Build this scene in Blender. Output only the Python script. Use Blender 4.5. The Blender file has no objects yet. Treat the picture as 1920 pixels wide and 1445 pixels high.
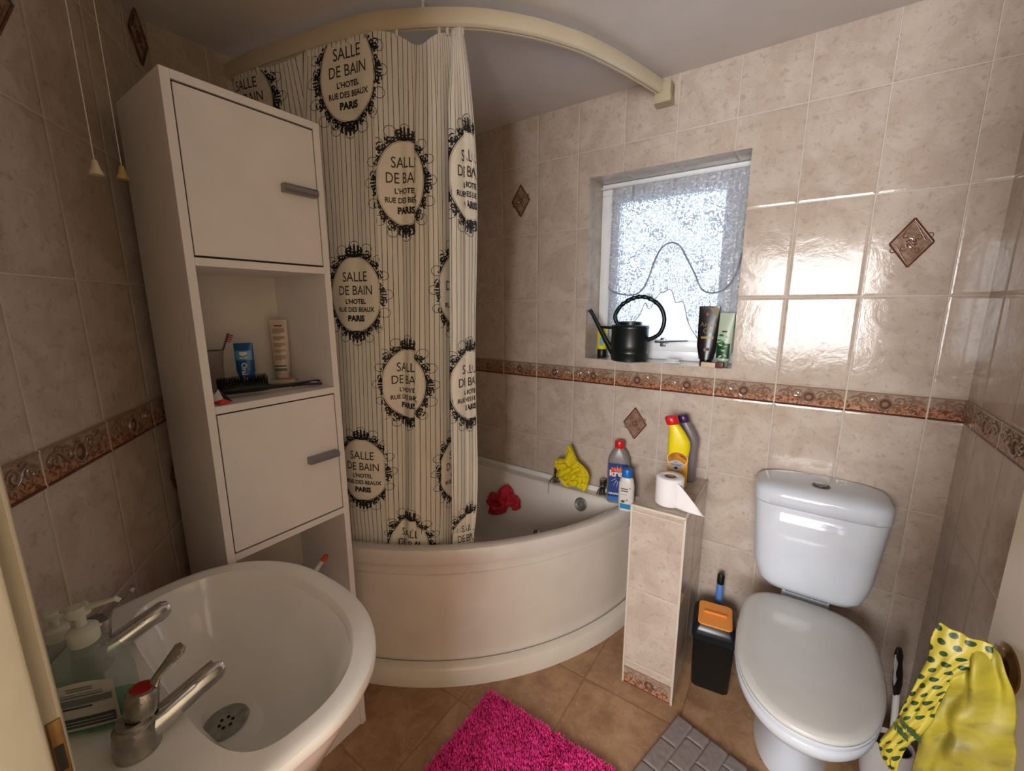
import bpy, bmesh, math, random
from mathutils import Vector, Matrix, noise
random.seed(7)
C = bpy.context.scene.collection
PI = math.pi

# ------------------------------------------------------------------ camera
F_PX = 785.445
yaw, pitch, roll = -0.6047, -0.1909, -0.0054
fw = Vector((math.sin(yaw)*math.cos(pitch), math.cos(yaw)*math.cos(pitch), math.sin(pitch)))
rt = Vector((math.cos(yaw), -math.sin(yaw), 0)); up = rt.cross(fw)
r2 = rt*math.cos(roll)+up*math.sin(roll); u2 = -rt*math.sin(roll)+up*math.cos(roll)
cd = bpy.data.cameras.new('camera'); cam = bpy.data.objects.new('camera', cd); C.objects.link(cam)
cd.sensor_width = 36; cd.lens = F_PX/1920*36; cd.clip_start = 0.02
M = Matrix((( r2.x,u2.x,-fw.x,1.2598),( r2.y,u2.y,-fw.y,-1.7518),( r2.z,u2.z,-fw.z,1.4286),(0,0,0,1)))
cam.matrix_world = M
bpy.context.scene.camera = cam

# ------------------------------------------------------------------ world, light, exposure
w = bpy.data.worlds.new('sky'); bpy.context.scene.world = w; w.use_nodes = True
bg = w.node_tree.nodes['Background']
bg.inputs['Color'].default_value = (0.72, 0.87, 1.0, 1); bg.inputs['Strength'].default_value = 3.8
vs = bpy.context.scene.view_settings
vs.view_transform = 'Standard'; vs.look = 'None'; vs.gamma = 1; vs.exposure = 0.0
def area(name, loc, target, sx, sy, power, col):
    l = bpy.data.lights.new(name, 'AREA'); l.shape = 'RECTANGLE'; l.size = sx; l.size_y = sy
    l.energy = power; l.color = col
    o = bpy.data.objects.new(name, l); C.objects.link(o); o.location = loc
    o.rotation_euler = (Vector(target)-Vector(loc)).to_track_quat('-Z', 'Y').to_euler()
    return o
# daylight coming in through the landing window behind the photographer
area('landing_window_daylight', (1.26, -3.37, 1.42), (1.26, 0, 1.42), 0.98, 0.98, 80, (1.0, 0.985, 0.97))

# ------------------------------------------------------------------ helpers
def lin(c):
    return tuple(((x/255)/12.92 if x/255 <= 0.04045 else ((x/255+0.055)/1.055)**2.4) for x in c)
def mat(name, rgb, rough=0.5, metal=0.0, spec=0.5, trans=0.0, ior=1.45, coat=0.0, sss=0.0, bump=0.0, bscale=60.0, var=0.0, vscale=8.0, alpha=1.0):
    m = bpy.data.materials.new(name); m.use_nodes = True
    nt = m.node_tree; b = nt.nodes['Principled BSDF']
    c = (*lin(rgb), 1)
    b.inputs['Base Color'].default_value = c; b.inputs['Roughness'].default_value = rough
    b.inputs['Metallic'].default_value = metal; b.inputs['Specular IOR Level'].default_value = spec
    b.inputs['Transmission Weight'].default_value = trans; b.inputs['IOR'].default_value = ior
    b.inputs['Coat Weight'].default_value = coat; b.inputs['Coat Roughness'].default_value = 0.05
    b.inputs['Alpha'].default_value = alpha
    if sss: b.inputs['Subsurface Weight'].default_value = sss; b.inputs['Subsurface Radius'].default_value = (.02, .015, .01)
    tc = nt.nodes.new('ShaderNodeTexCoord')
    n = nt.nodes.new('ShaderNodeTexNoise'); n.inputs['Scale'].default_value = vscale; n.inputs['Detail'].default_value = 4
    nt.links.new(tc.outputs['Object'], n.inputs['Vector'])
    v = var if var else 0.04
    r = nt.nodes.new('ShaderNodeValToRGB')
    r.color_ramp.elements[0].position = .3; r.color_ramp.elements[1].position = .7
    r.color_ramp.elements[0].color = tuple(max(0, x*(1-v)) for x in c[:3])+(1,)
    r.color_ramp.elements[1].color = tuple(min(1, x*(1+v)) for x in c[:3])+(1,)
    nt.links.new(n.outputs['Fac'], r.inputs['Fac']); nt.links.new(r.outputs['Color'], b.inputs['Base Color'])
    if bump:
        n2 = nt.nodes.new('ShaderNodeTexNoise'); n2.inputs['Scale'].default_value = bscale; n2.inputs['Detail'].default_value = 3
        nt.links.new(tc.outputs['Object'], n2.inputs['Vector'])
        bp = nt.nodes.new('ShaderNodeBump'); bp.inputs['Strength'].default_value = bump; bp.inputs['Distance'].default_value = 0.003
        nt.links.new(n2.outputs['Fac'], bp.inputs['Height']); nt.links.new(bp.outputs['Normal'], b.inputs['Normal'])
    return m
class NT:
    def __init__(s, m): s.nt = m.node_tree
    def new(s, t): return s.nt.nodes.new(t)
    def _in(s, n, i, v):
        if v is None: return
        if hasattr(v, 'is_linked') or hasattr(v, 'links'): s.nt.links.new(v, n.inputs[i])
        else: n.inputs[i].default_value = v
    def m(s, op, a, b=None, c=None, clamp=False):
        n = s.new('ShaderNodeMath'); n.operation = op; n.use_clamp = clamp
        s._in(n, 0, a); s._in(n, 1, b); s._in(n, 2, c); return n.outputs[0]
    def mix(s, f, a, b):
        n = s.new('ShaderNodeMix'); n.data_type = 'RGBA'
        s._in(n, 0, f); s._in(n, 6, a); s._in(n, 7, b); return n.outputs[2]
    def mr(s, v, a, b, c=0.0, d=1.0):
        n = s.new('ShaderNodeMapRange'); n.interpolation_type = 'SMOOTHSTEP'
        s._in(n, 0, v); s._in(n, 1, a); s._in(n, 2, b); s._in(n, 3, c); s._in(n, 4, d); return n.outputs[0]
    def comb(s, x, y, z=0.0):
        n = s.new('ShaderNodeCombineXYZ'); s._in(n, 0, x); s._in(n, 1, y); s._in(n, 2, z); return n.outputs[0]
    def noise(s, vec, scale, detail=4, rough=.55, dist=0.0):
        n = s.new('ShaderNodeTexNoise'); s._in(n, 'Vector', vec); n.inputs['Scale'].default_value = scale
        n.inputs['Detail'].default_value = detail; n.inputs['Roughness'].default_value = rough; n.inputs['Distortion'].default_value = dist
        return n.outputs['Fac']
    def white(s, vec):
        n = s.new('ShaderNodeTexWhiteNoise'); s._in(n, 'Vector', vec); return n.outputs['Value']
    def uv(s):
        n = s.new('ShaderNodeUVMap'); q = s.new('ShaderNodeSeparateXYZ'); s.nt.links.new(n.outputs[0], q.inputs[0]); return q.outputs[0], q.outputs[1]
    def out(s, name): return s.nt.nodes['Principled BSDF'].inputs[name]
    def link(s, a, b): s.nt.links.new(a, b)
    def bump(s, h, strength, dist):
        n = s.new('ShaderNodeBump'); n.inputs['Strength'].default_value = strength; n.inputs['Distance'].default_value = dist
        s._in(n, 'Height', h); s.link(n.outputs[0], s.out('Normal'))
def newmat(name):
    m = bpy.data.materials.new(name); m.use_nodes = True; return m
def rgba(c): return (*lin(c), 1)

def mesh_obj(name, verts, faces, mats, parent=None, smooth=True, uvs=None, fmat=None, loc=None, sharp=None):
    me = bpy.data.meshes.new(name); me.from_pydata([tuple(v) for v in verts], [], faces); me.update()
    if not isinstance(mats, (list, tuple)): mats = [mats]
    for m in mats: me.materials.append(m)
    if uvs is not None:
        ul = me.uv_layers.new(name='UVMap')
        for l in me.loops: ul.data[l.index].uv = uvs[l.vertex_index]
    if fmat:
        for p, k in zip(me.polygons, fmat): p.material_index = k
    if smooth:
        for p in me.polygons: p.use_smooth = True
        if sharp is not None: me.set_sharp_from_angle(angle=math.radians(sharp))
    o = bpy.data.objects.new(name, me); C.objects.link(o)
    if parent: o.parent = parent
    if loc: o.location = loc
    return o
def thing(name, label, cat, loc=(0, 0, 0), rz=0, group=None):
    o = bpy.data.objects.new(name, None); C.objects.link(o); o.location = loc; o.rotation_euler = (0, 0, rz)
    o.empty_display_size = .05
    o['label'] = label; o['category'] = cat
    if group: o['group'] = group
    return o
def tag(o, label, cat, group=None):
    o['label'] = label; o['category'] = cat
    if group: o['group'] = group
    return o
def struct(o): o['kind'] = 'structure'; return o

class G:                      # geometry collector
    def __init__(s): s.v = []; s.f = []; s.k = []
    def add(s, v, f, k=0):
        n = len(s.v); s.v += [Vector(p) for p in v]; s.f += [tuple(i+n for i in q) for q in f]; s.k += [k]*len(f); return s
    def box(s, x0, x1, y0, y1, z0, z1, k=0, bev=0.0, seg=2):
        if bev:
            bm = bmesh.new(); bmesh.ops.create_cube(bm, size=1)
            for v in bm.verts: v.co = ((x0+x1)/2+v.co.x*(x1-x0), (y0+y1)/2+v.co.y*(y1-y0), (z0+z1)/2+v.co.z*(z1-z0))
            bmesh.ops.bevel(bm, geom=bm.edges[:], offset=bev, segments=seg, profile=.5, affect='EDGES')
            bm.verts.index_update(); s.add([v.co.copy() for v in bm.verts], [tuple(v.index for v in f.verts) for f in bm.faces], k); bm.free(); return s
        v = [(x, y, z) for x in (x0, x1) for y in (y0, y1) for z in (z0, z1)]
        return s.add(v, [(0, 1, 3, 2), (4, 6, 7, 5), (0, 4, 5, 1), (2, 3, 7, 6), (0, 2, 6, 4), (1, 5, 7, 3)], k)
    def rings(s, rings, k=0, cap0=True, cap1=True, closed=True):
        n = len(rings[0]); v = [p for r in rings for p in r]; f = []
        for i in range(len(rings)-1):
            for j in range(n if closed else n-1):
                a = i*n+j; b = i*n+(j+1) % n; f.append((a, b, b+n, a+n))
        if cap0: f.append(tuple(range(n))[::-1])
        if cap1: f.append(tuple((len(rings)-1)*n+j for j in range(n)))
        return s.add(v, f, k)
    def lathe(s, prof, c=(0, 0, 0), n=32, k=0, sx=1, sy=1, cap0=True, cap1=True, ax=None):
        R = []
        for r, z in prof:
            R.append([Vector((r*sx*math.cos(2*PI*j/n), r*sy*math.sin(2*PI*j/n), z)) for j in range(n)])
        if ax is not None:
            q = Vector((0, 0, 1)).rotation_difference(Vector(ax).normalized())
            R = [[q @ p for p in r] for r in R]
        R = [[p+Vector(c) for p in r] for r in R]
        return s.rings(R, k, cap0, cap1)
    def tube(s, pts, r, n=12, k=0, flat=1.0):
        pts = [Vector(p) for p in pts]; rr = r if isinstance(r, (list, tuple)) else [r]*len(pts)
        R = []; T0 = (pts[1]-pts[0]).normalized(); N = T0.orthogonal().normalized()
        if abs(T0.z) < .9: N = Vector((0, 0, 1)).cross(T0).normalized()
        for i, p in enumerate(pts):
            a = pts[max(0, i-1)]; b = pts[min(len(pts)-1, i+1)]; t = (b-a).normalized()
            N = (N-t*N.dot(t)).normalized(); B = t.cross(N)
            R.append([p+N*rr[i]*math.cos(2*PI*j/n)+B*rr[i]*flat*math.sin(2*PI*j/n) for j in range(n)])
        return s.rings(R, k)
    def obj(s, name, mats, parent=None, smooth=True, sharp=35, uvs=None, loc=None):
        return mesh_obj(name, s.v, s.f, mats, parent, smooth, uvs, s.k, loc, sharp)
def rrect(w, d, r, n=6, cx=0, cy=0):     # rounded rectangle outline
    o = []
    for k, (sx, sy) in enumerate(((1, 1), (-1, 1), (-1, -1), (1, -1))):
        for i in range(n+1):
            a = PI/2*k+PI/2*i/n
            o.append((cx+sx*(w/2-r)+r*math.cos(a), cy+sy*(d/2-r)+r*math.sin(a)))
    return o
def catmull(P, n=8, closed=False):
    P = [Vector(p) for p in P]; out = []; L = len(P)
    for i in range(L if closed else L-1):
        g = (lambda j: P[j % L]) if closed else (lambda j: P[max(0, min(L-1, j))])
        a, b, c, d = g(i-1), g(i), g(i+1), g(i+2)
        for k in range(n):
            t = k/n
            out.append(.5*((2*b)+(c-a)*t+(2*a-5*b+4*c-d)*t*t+(3*b-a-3*c+d)*t**3))
    if not closed: out.append(P[-1])
    return out
def textmesh(s, size, bold=0.0, align='CENTER', res=3, xs=1.0):
    cu = bpy.data.curves.new('lettering', 'FONT'); cu.body = s; cu.size = size; cu.align_x = align; cu.align_y = 'CENTER'
    cu.offset = bold; cu.resolution_u = res; cu.fill_mode = 'FRONT'
    o = bpy.data.objects.new('lettering', cu); C.objects.link(o)
    dg = bpy.context.evaluated_depsgraph_get(); me = bpy.data.meshes.new_from_object(o.evaluated_get(dg))
    v = [(p.co.x*xs, p.co.y) for p in me.vertices]; f = [tuple(p.vertices) for p in me.polygons]
    bpy.data.objects.remove(o); bpy.data.curves.remove(cu); bpy.data.meshes.remove(me)
    return v, f

# ------------------------------------------------------------------ materials
def tile_material(name, tint=(195, 180, 167), dark=(181, 163, 149)):
    m = newmat(name); t = NT(m); u, v = t.uv()
    ku = t.m('DIVIDE', u, .2); iu = t.m('FLOOR', ku); fu = t.m('FRACT', ku)
    above = t.m('GREATER_THAN', v, 1.145)
    va = t.m('DIVIDE', t.m('SUBTRACT', v, 1.145), .303); vb = t.m('DIVIDE', t.m('SUBTRACT', 1.075, v), .303)
    kv = t.m('ADD', t.m('MULTIPLY', above, va), t.m('MULTIPLY', t.m('SUBTRACT', 1.0, above), vb))
    iv = t.m('ADD', t.m('FLOOR', kv), t.m('MULTIPLY', above, 20.0)); fv = t.m('FRACT', kv)
    du = t.m('MULTIPLY', t.m('MINIMUM', fu, t.m('SUBTRACT', 1.0, fu)), .2)
    dv = t.m('MULTIPLY', t.m('MINIMUM', fv, t.m('SUBTRACT', 1.0, fv)), .303)
    dd = t.m('MINIMUM', du, dv); tilem = t.mr(dd, .0010, .0022)
    rnd = t.white(t.comb(iu, iv))
    pv = t.comb(t.m('ADD', u, t.m('MULTIPLY', rnd, 3.0)), t.m('ADD', v, t.m('MULTIPLY', rnd, 7.0)), 0.0)
    n1 = t.noise(pv, 9, 6, .6, .8); n2 = t.noise(pv, 40, 6, .72, .3); n3 = t.noise(pv, 85, 4, .6)
    base = t.mix(t.mr(n1, .35, .68), rgba(dark), rgba(tint))
    base = t.mix(t.mr(n2, .58, .74, 0, .45), base, rgba((210, 202, 190)))
    base = t.mix(t.mr(n2, .34, .47, .55, 0), base, rgba((156, 139, 125)))
    base = t.mix(t.mr(t.m('ADD', t.m('MULTIPLY', n3, .6), t.m('MULTIPLY', n2, .4)), .56, .66, 0, .42), base, rgba((138, 122, 110)))
    base = t.mix(tilem, rgba((206, 196, 182)), base)
    t.link(base, t.out('Base Color'))
    t.link(t.mr(tilem, 0, 1, .6, .09), t.out('Roughness')); t.out('Specular IOR Level').default_value = .34
    h = t.m('ADD', t.m('MULTIPLY', tilem, .0010), t.m('ADD', t.m('MULTIPLY', n1, .0011), t.m('MULTIPLY', n2, .00016)))
    edge = t.m('MULTIPLY', t.mr(dd, .0, .010), .0010)
    t.bump(t.m('ADD', h, edge), 1.0, 1.0)
    return m
TILE = tile_material('wall_tile')
WHITE_CER = mat('white_ceramic', (208, 213, 222), .10, coat=.3)
BASIN_CER = mat('cream_ceramic', (232, 228, 222), .14, coat=.3)
ACRYL = mat('bath_acrylic', (220, 210, 202), .16, coat=.2)
APRON = mat('bath_panel_cream', (224, 214, 202), .16, coat=.2)
LAMIN = mat('white_laminate', (230, 224, 222), .34)
DOORW = mat('cabinet_door_white', (228, 222, 220), .30)
DARKGAP = mat('dark_gap', (52, 38, 30), .8)
CHROME = mat('chrome', (200, 200, 198), .14, metal=1, var=.15, vscale=30)
OLDCHROME = mat('limescaled_chrome', (168, 165, 158), .26, metal=1, var=.25, vscale=60, bump=.2, bscale=300)
SATIN = mat('satin_metal', (150, 148, 150), .38, metal=1)
BRASS = mat('aged_brass', (126, 100, 64), .28, metal=1, var=.2, vscale=40)
CREAM = mat('cream_gloss_paint', (160, 150, 130), .32, bump=.15, bscale=30)
CEIL = mat('ceiling_paint', (216, 208, 204), .75, bump=.12, bscale=20)
UPVC = mat('white_upvc', (232, 234, 238), .25)
BLACKP = mat('black_plastic', (16, 19, 20), .38)
BLACKG = mat('black_gloss', (10, 12, 14), .2)
WHITEP = mat('white_plastic', (222, 220, 216), .3)
REDP = mat('red_plastic', (205, 28, 30), .3)
BLUEP = mat('blue_plastic', (20, 108, 190), .3)
YELP = mat('yellow_plastic', (228, 205, 10), .3)
PAPER = mat('tissue_paper', (232, 226, 226), .9, sss=.1, bump=.2, bscale=200)

# ------------------------------------------------------------------ room shell
XL, XR, YD, H = -0.42, 1.681, -1.75, 2.248
CORN = (-0.42, -1.2)            # where the angled wall meets the shower wall
W0 = Vector((.175, -1.651)); Wd = Vector((-.797, .604)); Wn = Vector((.604, .797))
s_c = (XL-W0.x)/Wd.x; CORN = W0+Wd*s_c
s_d = (YD-W0.y)/Wd.y; CDOOR = W0+Wd*s_d
def wall(name, quads, m=TILE):
    """quads: list of (p00,p10,p11,p01, uv00,uv10,uv11,uv01)"""
    v = []; f = []; uv = []
    for q in quads:
        n = len(v); v += list(q[:4]); uv += list(q[4:]); f.append((n, n+1, n+2, n+3))
    return mesh_obj(name, v, f, m, smooth=False, uvs=uv)
wx0, wx1, wz0, wz1 = .454, 1.053, 1.187, 1.95
def bq(x0, x1, z0, z1, y=0):
    return ((x0, y, z0), (x1, y, z0), (x1, y, z1), (x0, y, z1), (x0, z0), (x1, z0), (x1, z1), (x0, z1))
RD = .140                       # reveal depth
Q = [bq(XL, wx0, 0, H), bq(wx1, XR, 0, H), bq(wx0, wx1, 0, wz0), bq(wx0, wx1, wz1, H)]
Q.append(((wx0, 0, wz0), (wx0, RD, wz0), (wx0, RD, wz1), (wx0, 0, wz1), (.454, wz0), (.454+RD, wz0), (.454+RD, wz1), (.454, wz1)))
Q.append(((wx1, RD, wz0), (wx1, 0, wz0), (wx1, 0, wz1), (wx1, RD, wz1), (1.02, wz0), (1.02+RD, wz0), (1.02+RD, wz1), (1.02, wz1)))
Q.append(((wx0, 0, wz1), (wx0, RD, wz1), (wx1, RD, wz1), (wx1, 0, wz1), (wx0, 2.03), (wx0, 2.03+.0), (wx1, 2.03+RD), (wx1, 2.03)))
Q[-1] = ((wx0, 0, wz1), (wx0, RD, wz1), (wx1, RD, wz1), (wx1, 0, wz1), (wx0, 2.055-RD), (wx0, 2.055), (wx1, 2.055), (wx1, 2.055-RD))
Q.append(((wx0, 0, wz0), (wx1, 0, wz0), (wx1, RD, wz0), (wx0, RD, wz0), (wx0, 1.16), (wx1, 1.16), (wx1, 1.16+RD), (wx0, 1.16+RD)))
# outer skin so the wall has thickness
ob = .26
for q in (bq(XL-.2, wx0, -.1, H+.1, ob), bq(wx1, XR+.2, -.1, H+.1, ob), bq(wx0, wx1, -.1, wz0, ob), bq(wx0, wx1, wz1, H+.1, ob)): Q.append(q)
for (a, b) in (((wx0, RD), (wx0, ob)), ((wx1, ob), (wx1, RD))):
    Q.append(((a[0], a[1], wz0), (b[0], b[1], wz0), (b[0], b[1], wz1), (a[0], a[1], wz1), (0, 0), (.1, 0), (.1, .1), (0, .1)))
for z in (wz0, wz1):
    Q.append(((wx0, RD, z), (wx1, RD, z), (wx1, ob, z), (wx0, ob, z), (0, 0), (.1, 0), (.1, .1), (0, .1)))
struct(wall('wall_back', Q))
struct(wall('wall_right', [((XR, 0, 0), (XR, YD, 0), (XR, YD, H), (XR, 0, H), (.085-.0, 0), (.085+1.75, 0), (.085+1.75, H), (.085, H))]))
struct(wall('wall_left', [((XL, CORN.y, 0), (XL, 0, 0), (XL, 0, H), (XL, CORN.y, H), (.05, 0), (.05-CORN.y, 0), (.05-CORN.y, H), (.05, H))]))
OFF = .036
struct(wall('wall_basin_side', [((CDOOR.x, CDOOR.y, 0), (CORN.x, CORN.y, 0), (CORN.x, CORN.y, H), (CDOOR.x, CDOOR.y, H), (s_d, -OFF), (s_c, -OFF), (s_c, H-OFF), (s_d, H-OFF))]))
# door wall with its opening
DX0, DX1, DZ = .80, 1.62, 2.02
g = G(); yb = YD-.12
g.box(CDOOR.x-.1, DX0-.03, yb, YD, 0, H); g.box(DX1, XR+.1, yb, YD, 0, H); g.box(DX0-.03, DX1, yb, YD, DZ, H)
struct(g.obj('wall_front', mat('landing_wall_paint', (206, 192, 168), .7), smooth=False))
g = G(); g.add([(CDOOR.x-.3, YD-.12, H), (XR, YD-.12, H), (XR, 0, H), (XL, 0, H), (XL, CORN.y, H), (XL, YD-.12, H)], [(0, 1, 2, 3, 4, 5)])
g.box(XL-.1, XR+.1, YD-.12, .15, H+.01, H+.08)
struct(g.obj('ceiling', CEIL, smooth=False))
# floor
FL = newmat('stone_look_vinyl'); t = NT(FL); u, v = t.uv()
fu = t.m('FRACT', t.m('DIVIDE', t.m('ADD', u, 10.0-.005), .345)); fv = t.m('FRACT', t.m('DIVIDE', t.m('ADD', v, 10.46), .345))
iu = t.m('FLOOR', t.m('DIVIDE', t.m('ADD', u, 10.0-.005), .345)); iv = t.m('FLOOR', t.m('DIVIDE', t.m('ADD', v, 10.46), .345))
dd = t.m('MULTIPLY', t.m('MINIMUM', t.m('MINIMUM', fu, t.m('SUBTRACT', 1.0, fu)), t.m('MINIMUM', fv, t.m('SUBTRACT', 1.0, fv))), .345)
rnd = t.white(t.comb(iu, iv))
pv = t.comb(t.m('ADD', u, t.m('MULTIPLY', rnd, 5.0)), t.m('ADD', v, t.m('MULTIPLY', rnd, 3.0)), 0.0)
n1 = t.noise(pv, 9, 7, .7, .6); n2 = t.noise(pv, 55, 6, .7, .8)
c = t.mix(t.mr(n1, .3, .7), rgba((140, 104, 76)), rgba((178, 140, 106)))
c = t.mix(t.mr(n2, .55, .72, 0, .6), c, rgba((196, 158, 120)))
c = t.mix(t.mr(n2, .28, .42, .6, 0), c, rgba((112, 76, 52)))
c = t.mix(t.mr(dd, .001, .005, .4, 0), c, rgba((96, 64, 42)))
t.link(c, t.out('Base Color')); t.out('Roughness').default_value = .38
t.bump(t.m('ADD', t.m('MULTIPLY', n2, .001), t.m('MULTIPLY', t.mr(dd, .001, .005), .001)), .6, 1.0)
fx = [(XL-.1, -1.87, 0), (XR+.1, -1.87, 0), (XR+.1, .1, 0), (XL-.1, .1, 0)]
struct(mesh_obj('floor', fx, [(0, 1, 2, 3)], FL, smooth=False, uvs=[(p[0], p[1]) for p in fx]))
# landing behind the photographer
LP = mat('landing_cream_wall', (222, 200, 168), .6)
g = G(); lx0, lx1, ly = .1, 2.3, -3.4
g.add([(lx0, YD-.12, 0), (lx0, ly, 0), (lx0, ly, 2.4), (lx0, YD-.12, 2.4)], [(0, 1, 2, 3)])
struct(g.obj('wall_landing_left', LP, smooth=False))
g = G(); g.add([(lx1, YD-.12, 0), (lx1, ly, 0), (lx1, ly, 2.4), (lx1, YD-.12, 2.4)], [(0, 1, 2, 3)])
struct(g.obj('wall_landing_right', LP, smooth=False))
g = G(); g.box(lx0, .76, ly-.1, ly, 0, 2.4); g.box(1.76, lx1, ly-.1, ly, 0, 2.4); g.box(.76, 1.76, ly-.1, ly, 0, .92); g.box(.76, 1.76, ly-.1, ly, 1.92, 2.4)
struct(g.obj('wall_landing_far', LP, smooth=False))
g = G(); g.box(lx0, lx1, ly, YD-.12, 2.4, 2.45); g.box(lx0, lx1, YD-.13, YD-.119, H, 2.42); struct(g.obj('ceiling_landing', CEIL, smooth=False))
g = G(); g.box(lx0, lx1, ly, YD-.12, -.05, -.001); struct(g.obj('floor_landing', mat('landing_carpet', (120, 100, 86), .95, bump=.6, bscale=400), smooth=False))

# ------------------------------------------------------------------ border strip with relief scrolls
BORD = newmat('border_tile'); t = NT(BORD); u, v = t.uv()
pv = t.comb(u, v); n1 = t.noise(pv, 90, 5, .7, .6); n2 = t.noise(pv, 45, 4, .6)
vw = t.m('ADD', v, t.m('MULTIPLY', t.m('SUBTRACT', n2, .5), .03))
c = t.mix(t.mr(vw, .026, .040), rgba((172, 122, 92)), rgba((162, 142, 124)))
c = t.mix(t.m('MULTIPLY', t.mr(n1, .44, .58, 0, .95), t.mr(vw, .030, .048, 1.0, .35)), c, rgba((98, 54, 36)))
fu = t.m('FRACT', t.m('DIVIDE', u, .2))
ex = t.m('DIVIDE', t.m('SUBTRACT', fu, .5), .09); ey = t.m('DIVIDE', t.m('SUBTRACT', v, .034), .017)
er = t.m('SQRT', t.m('ADD', t.m('MULTIPLY', ex, ex), t.m('MULTIPLY', ey, ey)))
c = t.mix(t.mr(er, .95, 1.15, .9, 0), c, rgba((84, 52, 42)))
c = t.mix(t.mr(er, .3, .55, .8, 0), c, rgba((150, 120, 102)))
c = t.mix(t.m('LESS_THAN', v, .0065), c, rgba((92, 46, 34)))
c = t.mix(t.m('GREATER_THAN', v, .066), c, rgba((146, 112, 92)))
dj = t.m('MULTIPLY', t.m('MINIMUM', fu, t.m('SUBTRACT', 1.0, fu)), .2)
c = t.mix(t.mr(dj, .0012, .0028, 1, 0), c, rgba((206, 190, 170)))
t.link(c, t.out('Base Color')); t.out('Roughness').default_value = .12; t.bump(t.m('MULTIPLY', n1, .001), .8, 1.0)
RELIEF = mat('border_relief_glaze', (136, 106, 88), .05, coat=1.0)
def spiral(cx, cy, r0, turns, a0, sgn=1, n=26, tail=None):
    P = []
    for i in range(n+1):
        tt = i/n; a = a0+sgn*turns*2*PI*tt; r = r0*(1-tt*.85); P.append((cx+r*math.cos(a), cy+r*math.sin(a)))
    return (tail or [])+P
def scroll_set():
    S = []
    for sg in (-1, 1):
        S.append([(x*sg, y) for x, y in spiral(.036, .044, .015, 1.35, PI*.95, -1)])
        S.append([(x*sg, y) for x, y in spiral(.070, .040, .013, 1.2, PI*.1, 1)])
        S.append([(x*sg, y) for x, y in [(.018, .030), (.024, .026), (.034, .027), (.044, .036), (.054, .050), (.066, .055), (.080, .052), (.090, .042)]])
        S.append([(x*sg, y) for x, y in [(.050, .060), (.058, .062), (.066, .060)]])
    S.append([(.017*math.cos(a), .034+.019*math.sin(a)) for a in [2*PI*i/20 for i in range(21)]])
    S.append([(-.006, .058), (0, .062), (.006, .058)])
    return S
def border(name, org, du, nrm, u0, u1, z0, flip=False):
    """org: 2D point of u=0; du: 2D direction; nrm: 2D room-side normal"""
    g = G(); uv = []
    P = lambda u, z, d: (org[0]+du[0]*u+nrm[0]*d, org[1]+du[1]*u+nrm[1]*d, z0+z)
    d = .004
    prof = [(0, 0), (0, d), (.0032, d+.002), (.0065, d), (.064, d), (.067, d+.0015), (.070, d), (.070, 0)]
    vv = []; ff = []
    for z, dd_ in prof:
        vv += [P(u0, z, dd_), P(u1, z, dd_)]; uv += [(u0, z), (u1, z)]
    for i in range(len(prof)-1): ff.append((2*i, 2*i+1, 2*i+3, 2*i+2))
    g.add(vv, ff, 0)
    k0 = math.floor(u0/.2); k1 = math.ceil(u1/.2)
    for k in range(k0, k1):
        for S in scroll_set():
            pts = [(k*.2+.1+x, y) for x, y in S if u0+.002 < k*.2+.1+x < u1-.002]
            if len(pts) > 2:
                n0 = len(g.v); L = len(pts)
                g.tube([P(a, b, d+.0010) for a, b in pts], [.0034*(.55+.45*math.sin(PI*(i+.5)/L)) for i in range(L)], 8, 1)
                uv += [(0, .03)]*(len(g.v)-n0)
    o = g.obj(name, [BORD, RELIEF], uvs=uv, sharp=30); return struct(o)
border('trim_1', (0, 0), (1, 0), (0, -1), XL, XR, 1.075)
border('trim_2', (XR, .115), (0, -1), (-1, 0), .115, 1.86, 1.075)
border('trim_3', (W0.x, W0.y), (Wd.x, Wd.y), (Wn.x, Wn.y), s_d, s_c, 1.075+OFF)

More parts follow.
